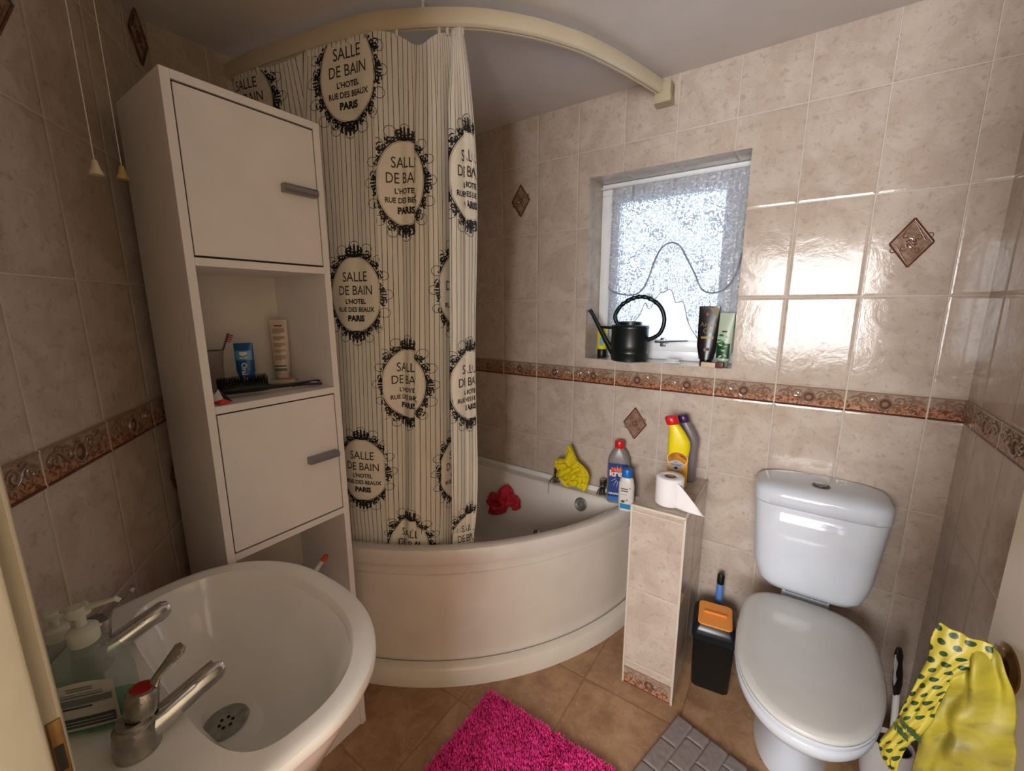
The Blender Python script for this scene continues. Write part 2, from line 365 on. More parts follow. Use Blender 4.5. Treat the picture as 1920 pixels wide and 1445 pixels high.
# decorated diamond insets
DIA_D = mat('inset_brown_glaze', (96, 56, 40), .12, coat=.4, var=.3, vscale=60)
DIA_L = mat('inset_pale_glaze', (140, 112, 94), .12, coat=.4, var=.3, vscale=80)
INS_R = mat('inset_relief', (120, 82, 62), .06, coat=1.0)
def diamond(name, org, du, nrm, label, zc, uc=0.0, sgn=1):
    g = G(); P = lambda a, z, d: (org[0]+du[0]*(uc+a*sgn)+nrm[0]*d, org[1]+du[1]*(uc+a*sgn)+nrm[1]*d, zc+z)
    hw, hh = .049, .070
    g.add([P(0, hh, .001), P(-hw, 0, .001), P(0, -hh, .001), P(hw, 0, .001), P(0, hh, .003), P(-hw, 0, .003), P(0, -hh, .003), P(hw, 0, .003)],
          [(4, 5, 6, 7), (0, 1, 5, 4), (1, 2, 6, 5), (2, 3, 7, 6), (3, 0, 4, 7)], 1)
    cor = [(0, hh), (-hw, 0), (0, -hh), (hw, 0)]
    for i in range(4):
        a, b = cor[i], cor[(i+1) % 4]
        g.tube([P(*a, .004), P(*b, .004)], .0028, 6, 0)
    curves = [(spiral(-.013, .020, .010, 1.3, 0, 1), .0016), (spiral(.013, -.020, .010, 1.3, PI, 1), .0016), (spiral(.016, .014, .009, 1.2, PI, -1), .0016), (spiral(-.016, -.014, .009, 1.2, 0, -1), .0016),
              (spiral(-.038, -.020, .009, 1.1, PI/2, 1), .0018), (spiral(.038, .020, .009, 1.1, -PI/2, 1), .0018),
              ([(-.042, 0), (-.030, -.008), (-.022, -.024), (-.010, -.046), (-.002, -.060)], .0016), ([(.042, 0), (.030, .008), (.022, .024), (.010, .046), (.002, .060)], .0016),
              ([(-.030, .012), (-.016, .034), (-.004, .052)], .0014), ([(.030, -.012), (.016, -.034), (.004, -.052)], .0014)]
    for q in range(6):
        a = 2*PI*q/6; curves.append(([(.004*math.cos(a), .005*math.sin(a)), (.010*math.cos(a+.35), .012*math.sin(a+.35)), (.013*math.cos(a+.9), .015*math.sin(a+.9))], .0026))
    for S, w_ in curves:
        L = len(S); g.tube([P(a, b, .0040) for a, b in S], [w_*(.5+.5*math.sin(PI*(i+.5)/L)) for i in range(L)], 6, 0 if w_ > .0020 else 2)
    o = g.obj(name, [DIA_D, DIA_L, INS_R], sharp=30)
    return tag(o, label, 'tile', 'brown diamond inset tiles')
diamond('diamond_inset_tile', (0, 0), (1, 0), (0, -1), 'brown diamond tile inset between shower curtain and window', 1.905, .1075)
diamond('diamond_inset_tile', (0, 0), (1, 0), (0, -1), 'shiny brown diamond tile inset high on wall above the toilet', 1.602, 1.498)
diamond('diamond_inset_tile', (0, 0), (1, 0), (0, -1), 'brown diamond tile inset below border, above grey bottle with red cap', .919, .700)
diamond('diamond_inset_tile', W0, Wd, Wn, 'dark diamond tile cut by the top left corner of photo', 1.955, .118)
diamond('diamond_inset_tile', W0, Wd, Wn, 'dark diamond tile high on wall above the tall white cabinet', 2.170, .672)
diamond('diamond_inset_tile', W0, Wd, Wn, 'dark diamond tile low on wall, half hidden by the tall cabinet', .948, .490)

# ------------------------------------------------------------------ window
def frame_rect(g, x0, x1, z0, z1, wd, y0, y1, k=0, bev=.004):
    g.box(x0, x1, y0, y1, z0, z0+wd, k, bev); g.box(x0, x1, y0, y1, z1-wd, z1, k, bev)
    g.box(x0, x0+wd, y0, y1, z0+wd, z1-wd, k, bev); g.box(x1-wd, x1, y0, y1, z0+wd, z1-wd, k, bev)
g = G(); frame_rect(g, wx0, wx1, wz0, wz1, .048, RD, RD+.06)
frame_rect(g, wx0+.04, wx1-.04, wz0+.04, wz1-.04, .05, RD-.012, RD+.045)
win = struct(g.obj('window_1', UPVC))
glass = newmat('window_glass'); t = NT(glass); t.nt.nodes.remove(t.nt.nodes['Principled BSDF'])
tr = t.new('ShaderNodeBsdfTransparent'); gl = t.new('ShaderNodeBsdfGlossy'); gl.inputs['Roughness'].default_value = .02
mx = t.new('ShaderNodeMixShader'); mx.inputs[0].default_value = .06; tr.inputs[0].default_value = (.95, .98, 1, 1)
t.link(tr.outputs[0], mx.inputs[1]); t.link(gl.outputs[0], mx.inputs[2]); t.link(mx.outputs[0], t.nt.nodes['Material Output'].inputs[0])
g = G(); g.box(wx0+.085, wx1-.085, RD+.015, RD+.02, wz0+.085, wz1-.085); g.obj('pane', glass, win, smooth=False)
g = G(); g.box(.735, .79, RD-.045, RD-.01, 1.262, 1.274, 0, .003); g.tube([(.76, RD-.04, 1.268), (.80, RD-.05, 1.272), (.87, RD-.045, 1.277)], [.008, .007, .005], 10, flat=.6)
g.box(.752, .776, RD-.02, RD-.006, 1.245, 1.285, 0, .003); g.obj('window_handle', SATIN, win)

# lace valance
LACE = newmat('lace'); t = NT(LACE); u, v = t.uv()
tc = t.new('ShaderNodeTexCoord'); pv = t.comb(u, v)
vo = t.new('ShaderNodeTexVoronoi'); vo.inputs['Scale'].default_value = 24; vo.feature = 'F1'; t.link(pv, vo.inputs['Vector'])
dist = vo.outputs['Distance']; ang = t.noise(pv, 75, 2, .5, 1.0)
ringp = t.m('SINE', t.m('ADD', t.m('MULTIPLY', dist, 22.0), t.m('MULTIPLY', ang, 17.0)))
mot = t.mr(ringp, -.60, -.10)
net = t.m('MAXIMUM', t.m('SINE', t.m('MULTIPLY', u, 1900.0)), t.m('SINE', t.m('MULTIPLY', v, 1900.0)))
netm = t.mr(net, .72, .95, 0, .55)
big = t.mr(t.noise(pv, 11, 2, .5), .42, .58, .35, 1.0)
al = t.m('MAXIMUM', t.m('MULTIPLY', mot, t.m('ADD', .80, t.m('MULTIPLY', big, .18))), t.m('MULTIPLY', netm, .7), clamp=True)
pb = t.nt.nodes['Principled BSDF']; pb.inputs['Base Color'].default_value = rgba((222, 224, 234)); pb.inputs['Roughness'].default_value = .9
tl = t.new('ShaderNodeBsdfTranslucent'); tl.inputs[0].default_value = rgba((84, 92, 106))
m1 = t.new('ShaderNodeMixShader'); m1.inputs[0].default_value = .45; t.link(pb.outputs[0], m1.inputs[1]); t.link(tl.outputs[0], m1.inputs[2])
tr = t.new('ShaderNodeBsdfTransparent'); m2 = t.new('ShaderNodeMixShader'); t.link(al, m2.inputs[0]); t.link(tr.outputs[0], m2.inputs[1]); t.link(m1.outputs[0], m2.inputs[2])
t.link(m2.outputs[0], t.nt.nodes['Material Output'].inputs[0])
HEM = mat('lace_hem', (132, 136, 150), .9)
lace = thing('lace_valance', 'white floral lace valance with arched ruffled hem hanging in the window', 'curtain', (.75, .110, 1.92))
EDGE = [(.468, 1.60), (.50, 1.52), (.53, 1.485), (.58, 1.470), (.63, 1.468), (.665, 1.49), (.69, 1.538), (.714, 1.615), (.74, 1.66), (.776, 1.676), (.81, 1.66), (.835, 1.62), (.876, 1.545), (.905, 1.487), (.94, 1.470), (.98, 1.478), (1.012, 1.51), (1.03, 1.56), (1.040, 1.62)]
ec = catmull([(a, b, 0) for a, b in EDGE], 5)
def edge_at(x):
    for p, q in zip(ec, ec[1:]):
        if p.x <= x <= q.x: return p.y+(q.y-p.y)*(x-p.x)/max(1e-6, q.x-p.x)
    return ec[0].y if x < ec[0].x else ec[-1].y
nu, nv = 220, 50; V = []; UV = []; Fc = []
for i in range(nu+1):
    x = .510+(1.046-.510)*i/nu; ze = edge_at(x)
    for j in range(nv+1):
        tt = j/nv; z = 1.922*(1-tt)+ze*tt
        y = .006*math.sin(x*150+tt*2)+.004*math.sin(x*67+1)*(1-tt*.3)
        V.append((x-.75, y, z-1.92)); UV.append((x*1.1, z))
for i in range(nu):
    for j in range(nv): a = i*(nv+1)+j; Fc.append((a, a+1, a+nv+2, a+nv+1))
mesh_obj('lace_panel', V, Fc, LACE, lace, uvs=UV)
# ruffle: hangs from the arched edge, long at sides and in tails near the middle
BOT = [(.468, 1.25), (.50, 1.22), (.54, 1.25), (.58, 1.27), (.62, 1.30), (.655, 1.37), (.68, 1.42), (.70, 1.40), (.725, 1.44), (.76, 1.475), (.79, 1.47), (.812, 1.43), (.84, 1.42), (.862, 1.36), (.885, 1.30), (.925, 1.272), (.96, 1.28), (1.00, 1.27), (1.04, 1.33)]
bc = catmull([(a, b, 0) for a, b in BOT], 5)
def bot_at(x):
    for p, q in zip(bc, bc[1:]):
        if p.x <= x <= q.x: return p.y+(q.y-p.y)*(x-p.x)/max(1e-6, q.x-p.x)
    return bc[0].y if x < bc[0].x else bc[-1].y
nu, nv = 330, 18; V = []; UV = []; Fc = []
for i in range(nu+1):
    x = .510+(1.046-.510)*i/nu; ze = edge_at(x); zb = bot_at(x)+.012*abs(math.sin(x*62))
    for j in range(nv+1):
        tt = j/nv; z = ze*(1-tt)+zb*tt
        y = -.001+(.003+.006*tt)*math.sin(x*115)+.002*tt*math.sin(x*49+2)
        V.append((x+.004*math.cos(x*115)*tt-.75, y, z-1.92)); UV.append((x*1.7, z))
for i in range(nu):
    for j in range(nv): a = i*(nv+1)+j; Fc.append((a, a+1, a+nv+2, a+nv+1))
mesh_obj('ruffle', V, Fc, LACE, lace, uvs=UV)
g = G(); g.tube([(p.x-.75, .002, p.y-1.92) for p in ec if p.x > .510], .0075, 8, flat=.5)
hp = [(x-.75, -.001+.008*math.sin(x*115), bot_at(x)+.012*abs(math.sin(x*62))-1.92) for x in [.510+.536*i/200 for i in range(201)]]
g.tube(hp, .0022, 6); g.obj('hem', HEM, lace)
g = G(); g.tube([(.458-.75, 0, .006), (1.050-.75, 0, .006)], .003, 8); g.obj('curtain_wire', WHITEP, lace)

# ------------------------------------------------------------------ bath
CX, CY = -.488, .207
bath = thing('corner_bath', 'cream corner bath with curved panel under the window', 'bath', (.15, -.3, 0))
BC = Vector((.16, -.34))
def smax(vals, k):
    m = max(vals)
    if k <= 0: return m
    return m+k*math.log(sum(math.exp((q-m)/k) for q in vals))
def outline(R, dl, db, k, n=120, shift=(0, 0)):
    out = []
    for j in range(n):
        a = 2*PI*j/n; d = Vector((math.cos(a), math.sin(a))); lo, hi = 0.0, 2.0
        c0 = BC+Vector(shift)
        for _ in range(36):
            mid = (lo+hi)/2; p = c0+d*mid
            f = smax([XL+.004+dl-p.x, p.y+.004+db, math.hypot(p.x-CX, p.y-CY)-R], k)
            if f < 0: lo = mid
            else: hi = mid
        out.append(c0+d*lo)
    return out
def ring(R, dl, db, k, z, shift=(0, 0)):
    return [Vector((p.x-.15, p.y+.3, z)) for p in outline(R, dl, db, k, shift=shift)]
g = G()
g.rings([ring(1.236, 0, 0, .002, .502), ring(1.246, 0, 0, .002, .508), ring(1.249, 0, 0, .002, .530), ring(1.246, 0, 0, .002, .556), ring(1.243, 0, 0, .002, .562), ring(1.236, .003, .003, .002, .565),
         ring(1.204, .055, .055, .010, .563), ring(1.194, .062, .062, .014, .557), ring(1.184, .068, .068, .018, .54), ring(1.165, .085, .085, .03, .45), ring(1.135, .11, .11, .04, .32), ring(1.09, .15, .15, .05, .20),
         ring(1.02, .21, .21, .06, .145), ring(.90, .32, .30, .06, .128), ring(.75, .45, .42, .06, .122)], cap0=False, cap1=True)
g.obj('tub', ACRYL, bath, sharp=28)
g = G(); g.rings([ring(1.216, 0, 0, .002, .07), ring(1.220, 0, 0, .002, .28), ring(1.219, 0, 0, .002, .448), ring(1.215, 0, 0, .002, .450), ring(1.214, 0, 0, .002, .506)], cap0=False, cap1=False); g.obj('side_panel', APRON, bath, sharp=60)
g = G(); g.rings([ring(1.259, 0, 0, .002, 0), ring(1.258, 0, 0, .002, .068), ring(1.250, 0, 0, .002, .078), ring(1.222, 0, 0, .002, .081)], cap0=False, cap1=False); g.obj('plinth', mat('bath_plinth_cream', (224, 214, 200), .22), bath, sharp=60)
# upstand trim against the walls
g = G(); g.box(XL+.004-.15, .752-.15, -.016+.3, -.003+.3, .562, .588, 0, .005); g.box(XL+.003-.15, XL+.016-.15, -1.0+.3, -.016+.3, .562, .588, 0, .005); g.obj('wall_seal', WHITEP, bath)
# moulded seat back between deck and hollow
g = G(); g.lathe([(.0, .0), (.024, 0), (.030, .004), (.031, .010), (.025, .014), (.020, .011), (.014, .011), (.012, .015), (0, .016)], (.492-.15, -.075+.3, .512), 28, ax=(-.05, -1, .25)); g.obj('overflow_cover', mat('tarnished_chrome', (130, 126, 122), .45, metal=.5, var=.2, vscale=80), bath)
g = G(); g.lathe([(0, 0), (.016, 0), (.018, .004), (.012, .008), (0, .009)], (.272-.15, -.113+.3, .31), 20, ax=(0, -1, .25)); g.obj('water_jet', OLDCHROME, bath)

def bath_tap(x, lab, hang):
    o = thing('bath_tap', lab, 'tap', (x, -.028, .5665), group='bath taps')
    g = G(); g.lathe([(.019, 0), (.019, .006), (.012, .010), (.012, .038), (.016, .042), (.016, .050), (.010, .054)], n=20); g.obj('body', OLDCHROME, o)
    g = G(); g.tube([(0, 0, .026), (0, -.025, .034), (0, -.05, .030), (0, -.058, .018)], [.009, .009, .008, .008], 10); g.obj('spout', OLDCHROME, o)
    g = G(); g.lathe([(.006, .05), (.017, .056), (.019, .066), (.014, .074), (0, .076)], n=6); g.obj('handle', OLDCHROME, o)
    if hang:
        g = G(); g.tube([(-.02, -.045, .02), (-.021, -.047, -.03), (-.023, -.048, -.09)], .0012, 6); g.obj('chain', SATIN, o)
    return o
bath_tap(.335, 'chrome bath tap left of the yellow cloth with dangling chain', True)
bath_tap(.575, 'chrome bath tap right of the yellow cloth', False)

# ------------------------------------------------------------------ shower curtain rail
rail = thing('shower_rail', 'cream curved curtain rail fascia under the ceiling above the bath', 'curtain rail', (0, 0, 2.17))
RP = catmull([(p[0], p[1], 0) for p in [(XL+.003, -.988), (-.25, -.972), (-.080, -.938), (.084, -.901), (.188, -.871), (.297, -.814), (.384, -.758), (.462, -.692), (.542, -.596), (.597, -.506), (.634, -.432), (.682, -.292), (.715, -.172), (.742, -.060), (.752, -.002)]], 8)
def pn(P, i):
    t_ = (P[min(len(P)-1, i+1)]-P[max(0, i-1)]).normalized(); return Vector((t_.y, -t_.x, 0))
R_ = []
for i, p in enumerate(RP):
    n_ = pn(RP, i)
    R_.append([p+n_*a+Vector((0, 0, z-2.17)) for a, z in ((.006, 2.176), (.012, 2.180), (.012, 2.216), (.008, 2.221), (-.012, 2.221), (-.016, 2.216), (-.016, 2.182), (-.012, 2.176), (-.006, 2.176), (-.006, 2.184), (.001, 2.184), (.001, 2.176))])
RAILM = mat('rail_cream', (214, 200, 174), .3)
g = G(); g.rings(R_); g.obj('track', RAILM, rail, sharp=40)
g = G(); g.box(.724, .782, -.055, -.002, 2.150-2.17, 2.214-2.17, 0, .003)
for k in range(7): g.box(.722, .784, -.053+k*.0075, -.050+k*.0075, 2.146-2.17, 2.168-2.17)
g.obj('end_bracket', mat('rail_bracket_dusty', (176, 162, 136), .6, bump=.4), rail)
g = G(); pa = Vector((.318, -.806, 0)); g.tube([(pa.x, pa.y, .045), (pa.x, pa.y, 2.247-2.17)], .0035, 10); g.lathe([(.010, 2.240-2.17), (.010, 2.247-2.17)], (pa.x, pa.y, 0), 16); g.obj('ceiling_rod', WHITEP, rail)

# ------------------------------------------------------------------ shower curtain
TOPK = catmull([(p[0], p[1], 0) for p in [(-.405, -.985), (-.33, -.979), (-.085, -.939), (.098, -.899), (.188, -.869), (.265, -.832), (.323, -.797), (.372, -.763), (.392, -.747), (.402, -.739)]], 60)
BOTK = catmull([(p[0], p[1], 0) for p in [(-.405, -.955), (-.30, -.944), (-.179, -.916), (-.036, -.867), (.048, -.828), (.117, -.789), (.185, -.744), (.249, -.695), (.284, -.666), (.305, -.647)]], 60)
TMAX = 9.0; NA = 3600
FOLDS = [(2.05, .20, .35, .014), (4.0, .17, .52, .020), (5.42, .13, .36, .014), (6.35, .13, .30, .012), (7.12, .22, 1.0, .055), (7.95, .14, .42, .018), (8.6, .12, .30, .012)]
ZT, ZB = 2.178, .44
def smp(P, t):
    x = max(0.0, min(1.0, t/TMAX))*(len(P)-1); i = min(len(P)-2, int(x)); return P[i].lerp(P[i+1], x-i)
def curtain_pos(t, z):
    h = (ZT-z)/(ZT-ZB)        # 0 top .. 1 bottom
    te = t; d = 0.0
    for t0, sg, A, B in FOLDS:
        q = (t-t0)/sg
        if abs(q) < 4:
            e = math.exp(-q*q); k = (.75+.35*math.sin(h*2.6+t0))*min(1, .15+h*8)
            te -= A*q*e*k; d += B*q*math.exp(-q*q*.6)*k
    amp = (.0032 if t < 4 else .0070)*(1 if h > .04 else .6)
    d += amp*math.sin(t*5.3+.5*math.sin(h*3+t*.6))+amp*.25*math.sin(t*11.3+1+h*1.3)+(.008 if t < 4 else .008+.010*min(1, t-4))*math.sin(t*(1.9 if t < 4 else 3.1)+(0 if t < 4 else -4.8)+h*2.0)
    a = smp(TOPK, te); b = smp(BOTK, te); p = a.lerp(b, h)
    tg = (smp(TOPK, min(9, te+.1))-smp(TOPK, max(0, te-.1)))*(1-h)+(smp(BOTK, min(9, te+.1))-smp(BOTK, max(0, te-.1)))*h
    tg.normalize(); n = Vector((tg.y, -tg.x, 0))
    f = t/TMAX; bul = .034*math.sin(min(1, h/.92)*PI)**.7*f**5+.010*f**8*math.sin(h*9)
    hang = 0.012*math.sin(PI*min(1, h*1.5))*(1-f)
    p = p+tg*(bul+(te-t)*0)+n*(d*(.55+.6*min(1, h*4)))
    rr = math.hypot(p.x-CX, p.y-CY); rm = 1.176+max(0, z-.60)*.35
    if rr > rm-.012: k2 = (rm-.012*math.exp(-(rr-rm+.012)/.012))/rr; p = Vector((CX+(p.x-CX)*k2, CY+(p.y-CY)*k2, 0))
    sag = .042*math.exp(-((t-5.7)/.85)**2)*max(0, 1-h*5)+.012*math.exp(-((t-1.6)/.4)**2)*max(0, 1-h*7)
    return Vector((max(p.x, XL+.006), p.y, z-sag))
us = [0.0]; an = [0.0]
pp = curtain_pos(0, 1.4)
for i in range(1, NA+1):
    a = TMAX*i/NA; q = curtain_pos(a, 1.4); us.append(us[-1]+(q-pp).length); an.append(a); pp = q
def a_of_u(uu):
    import bisect
    i = max(1, min(NA, bisect.bisect(us, uu))); d = us[i]-us[i-1]
    return an[i-1]+(an[i]-an[i-1])*((uu-us[i-1])/d if d > 1e-9 else 0)
def u_of_a(a):
    f = a/TMAX*NA; i = max(0, min(NA-1, int(f))); return us[i]+(us[i+1]-us[i])*(f-i)
def cpt(uu, z, off):
    a = a_of_u(uu); p = curtain_pos(a, z); e = .004
    ta = curtain_pos(min(9, a+e), z)-curtain_pos(max(0, a-e), z); tz = Vector((0, 0, 1))
    n = Vector((ta.y, -ta.x, 0)).normalized()
    return p+n*off
CURT = newmat('curtain_fabric'); t = NT(CURT); u, v = t.uv()
wob = t.m('MULTIPLY', t.m('SUBTRACT', t.noise(t.comb(t.m('MULTIPLY', u, 12.0), t.m('MULTIPLY', v, 3.0)), 1.0, 2), .5), .004)
fs = t.m('FRACT', t.m('DIVIDE', t.m('ADD', u, wob), .0165))
ds = t.m('MULTIPLY', t.m('ABSOLUTE', t.m('SUBTRACT', fs, .5)), .0165)
wd = t.m('ADD', .0006, t.m('MULTIPLY', t.noise(t.comb(t.m('MULTIPLY', u, 60.0), t.m('MULTIPLY', v, 14.0)), 1.0, 2), .0007))
stripe = t.m('LESS_THAN', ds, wd)
base = t.mix(stripe, rgba((246, 240, 228)), rgba((58, 50, 46)))
grime = t.mr(t.noise(t.comb(u, v), 6, 4), .5, .75, 0, .25)
base = t.mix(grime, base, rgba((214, 198, 170)))
t.link(base, t.out('Base Color')); t.out('Roughness').default_value = .62
t.bump(t.noise(t.comb(u, t.m('MULTIPLY', v, .3)), 60, 3), .25, .002)
pb = t.nt.nodes['Principled BSDF']; tl = t.new('ShaderNodeBsdfTranslucent'); t.link(base, tl.inputs[0])
ms = t.new('ShaderNodeMixShader'); ms.inputs[0].default_value = .22; t.link(pb.outputs[0], ms.inputs[1]); t.link(tl.outputs[0], ms.inputs[2]); t.link(ms.outputs[0], t.nt.nodes['Material Output'].inputs[0])
CUR_CREAM = mat('curtain_cartouche_cream', (238, 230, 216), .62)
CUR_BLACK = mat('curtain_print_black', (26, 28, 32), .6)
CUR_BROWN = mat('curtain_print_brown', (62, 54, 48), .6)
cur = thing('shower_curtain', 'cream striped shower curtain printed with black French bathroom medallions', 'curtain', (0, 0, 0))
V = []; UV = []; Fc = []; MF = []
nu, nz = 1100, 48
for i in range(nu+1):
    a = TMAX*i/nu; uu = u_of_a(a)
    for j in range(nz+1):
        z = ZT-(ZT-ZB)*j/nz
        V.append(curtain_pos(a, z)); UV.append((uu, z))
for i in range(nu):
    for j in range(nz): q = i*(nz+1)+j; Fc.append((q, q+nz+1, q+nz+2, q+1)); MF.append(0)
UMAX = us[-1]
CLIP = [9.0]
def put(v2, f2, uc, zc, off, k):
    """decal faces given in curtain-plane metres"""
    for f in f2:
        if any(not (0.004 < uc+v2[i][0] < UMAX-.004) or not (ZB+.004 < zc+v2[i][1] < ZT-.004) for i in f) or min(v2[i][0] for i in f) > CLIP[0]: continue
        n = len(V)
        for i in f: V.append(cpt(uc+v2[i][0], zc+v2[i][1], off)); UV.append((0, 0))
        Fc.append(tuple(range(n, n+len(f)))); MF.append(k)
def ribbon(P, w0, uc, zc, off, k, taper=True):
    n = len(P); v2 = []; f2 = []
    for i in range(n):
        a = Vector(P[max(0, i-1)]); b = Vector(P[min(n-1, i+1)]); d = (b-a).normalized(); N = Vector((-d.y, d.x))
        ww = w0*(.35+.65*math.sin(PI*(i+.5)/n)) if taper else w0
        p = Vector(P[i]); v2 += [tuple(p+N*ww), tuple(p-N*ww)]
    for i in range(n-1): f2.append((2*i, 2*i+1, 2*i+3, 2*i+2))
    put(v2, f2, uc, zc, off, k)
def ell(a, ra, rb): return (ra*math.sin(a), rb*math.cos(a))
LINES = [('SALLE', .044, .0002, .056, 3, .86), ('DE BAIN', .042, .0002, .013, 3, .86), ("L'HOTEL", .021, .0006, -.022, 2, 1), ('RUE DES BEAUX', .0215, .0005, -.048, 2, .92), ('PARIS', .026, .0013, -.077, 2, 1)]
TM = [(textmesh(s, z, b, xs=x_), y, k) for s, z, b, y, k, x_ in LINES]
# thin serif bars for the two title lines
def medallion(uc, zc, seed=0):
    rnd = random.Random(seed); ia, ib = .094, .116
    # cream interior covering the stripes
    nr, nn = 9, 56; v2 = [(0, 0)]; f2 = []
    for r in range(1, nr+1):
        for q in range(nn): x, y = ell(2*PI*q/nn, (ia+.006)*r/nr, (ib+.006)*r/nr); v2.append((x, y))
    for q in range(nn): f2.append((0, 1+q, 1+(q+1) % nn))
    for r in range(1, nr):
        for q in range(nn): b0 = 1+(r-1)*nn; b1 = 1+r*nn; f2.append((b0+q, b1+q, b1+(q+1) % nn, b0+(q+1) % nn))
    put(v2, f2, uc, zc, .0012, 1)
    ring1 = [ell(2*PI*i/90, ia+.006, ib+.006) for i in range(91)]; ribbon(ring1, .0016, uc, zc, .002, 2, False)
    ring2 = [ell(2*PI*i/90, ia+.0015, ib+.0015) for i in range(91)]; ribbon(ring2, .0005, uc, zc, .002, 2, False)
    # scroll ornament all round
    NS = 20
    for q in range(NS):
        a = 2*PI*(q+.5)/NS; sg = 1 if a < PI else -1
        cx, cy = ell(a, ia+.019, ib+.019); tx, ty = math.cos(a), -math.sin(a); nx, ny = math.sin(a), math.cos(a)
        def loc(P): return [(cx+tx*x*sg+nx*y, cy+ty*x*sg+ny*y) for x, y in P]
        ribbon(loc(spiral(.002, .001, .0095, 1.15, PI*.9, 1, 16)), .0030, uc, zc, .002, 2)
        ribbon(loc(spiral(-.010, -.004, .0065, .95, 0, -1, 12)), .0026, uc, zc, .002, 2)
        ribbon(loc([(-.016, -.008), (-.009, -.011), (0, -.009), (.008, -.004), (.013, .004), (.012, .011)]), .0036, uc, zc, .002, 2)
        ribbon(loc([(.010, -.011), (.014, -.006), (.018, -.008)]), .0032, uc, zc, .002, 2)
        if q % 2: ribbon(loc([(-.012, .006), (-.007, .012), (0, .014), (.005, .012)]), .0022, uc, zc, .002, 2)
    # crown clusters top/bottom and side leaves
    for a, s in ((0, 1.25), (PI, 1.25), (PI/2, .8), (3*PI/2, .8)):
        cx, cy = ell(a, ia+.020, ib+.020); tx, ty = math.cos(a), -math.sin(a); nx, ny = math.sin(a), math.cos(a)
        for x in (-.020, -.010, 0, .010, .020):
            hgt = .017 if x == 0 else (.014 if abs(x) < .015 else .009)
            P = [(x*s, -.010*s), (x*s*1.12, 0), (x*s*1.15, (hgt-.004)*s), (x*s*.95, hgt*s)]
            ribbon([(cx+tx*p+nx*q_, cy+ty*p+ny*q_) for p, q_ in P], .0032*s, uc, zc, .0022, 2)
        P = [(-.028*s, -.010*s), (-.014*s, -.012*s), (0, -.013*s), (.014*s, -.012*s), (.028*s, -.010*s)]
        ribbon([(cx+tx*p+nx*q_, cy+ty*p+ny*q_) for p, q_ in P], .0022*s, uc, zc, .0022, 2)
    # fine outer loops
    for q in range(16):
        a = 2*PI*q/16; cx, cy = ell(a, ia+.033, ib+.035)
        L = .016+.004*rnd.random()
        ribbon([(cx+L*math.cos(b), cy+.8*L*math.sin(b)) for b in [2*PI*i/24 for i in range(25)]], .0008, uc, zc, .0018, 2, False)
    for (tv, tf), y, k in TM: put(tv, tf, uc, zc+y, .0022, k)
    # serifs on the title lines
medal = [(1.0, 2.085), (3.02, 2.085), (3.0, 1.462), (3.0, .842), (4.95, 1.79), (4.95, 1.165), (5.05, .53),
         (6.93, 1.475), (6.93, .835), (8.30, 1.80), (8.30, 1.160), (8.30, .55)]
for i, (a, z) in enumerate(medal): CLIP[0] = .03 if a == 6.93 else 9.0; medallion(u_of_a(a), z, i)
mesh_obj('curtain_panel', V, Fc, [CURT, CUR_CREAM, CUR_BLACK, CUR_BROWN], cur, uvs=UV, fmat=MF)
# hooks that carry the curtain
for a in (.4, 1.3, 2.2, 3.1, 4.0, 4.75, 6.5, 6.9, 7.6, 8.3, 8.8):
    p = smp(TOPK, a); g = G(); g.box(p.x-.004, p.x+.004, p.y-.003, p.y+.003, 2.160, 2.183, 0, .001); g.obj('glider_hook', WHITEP, cur)

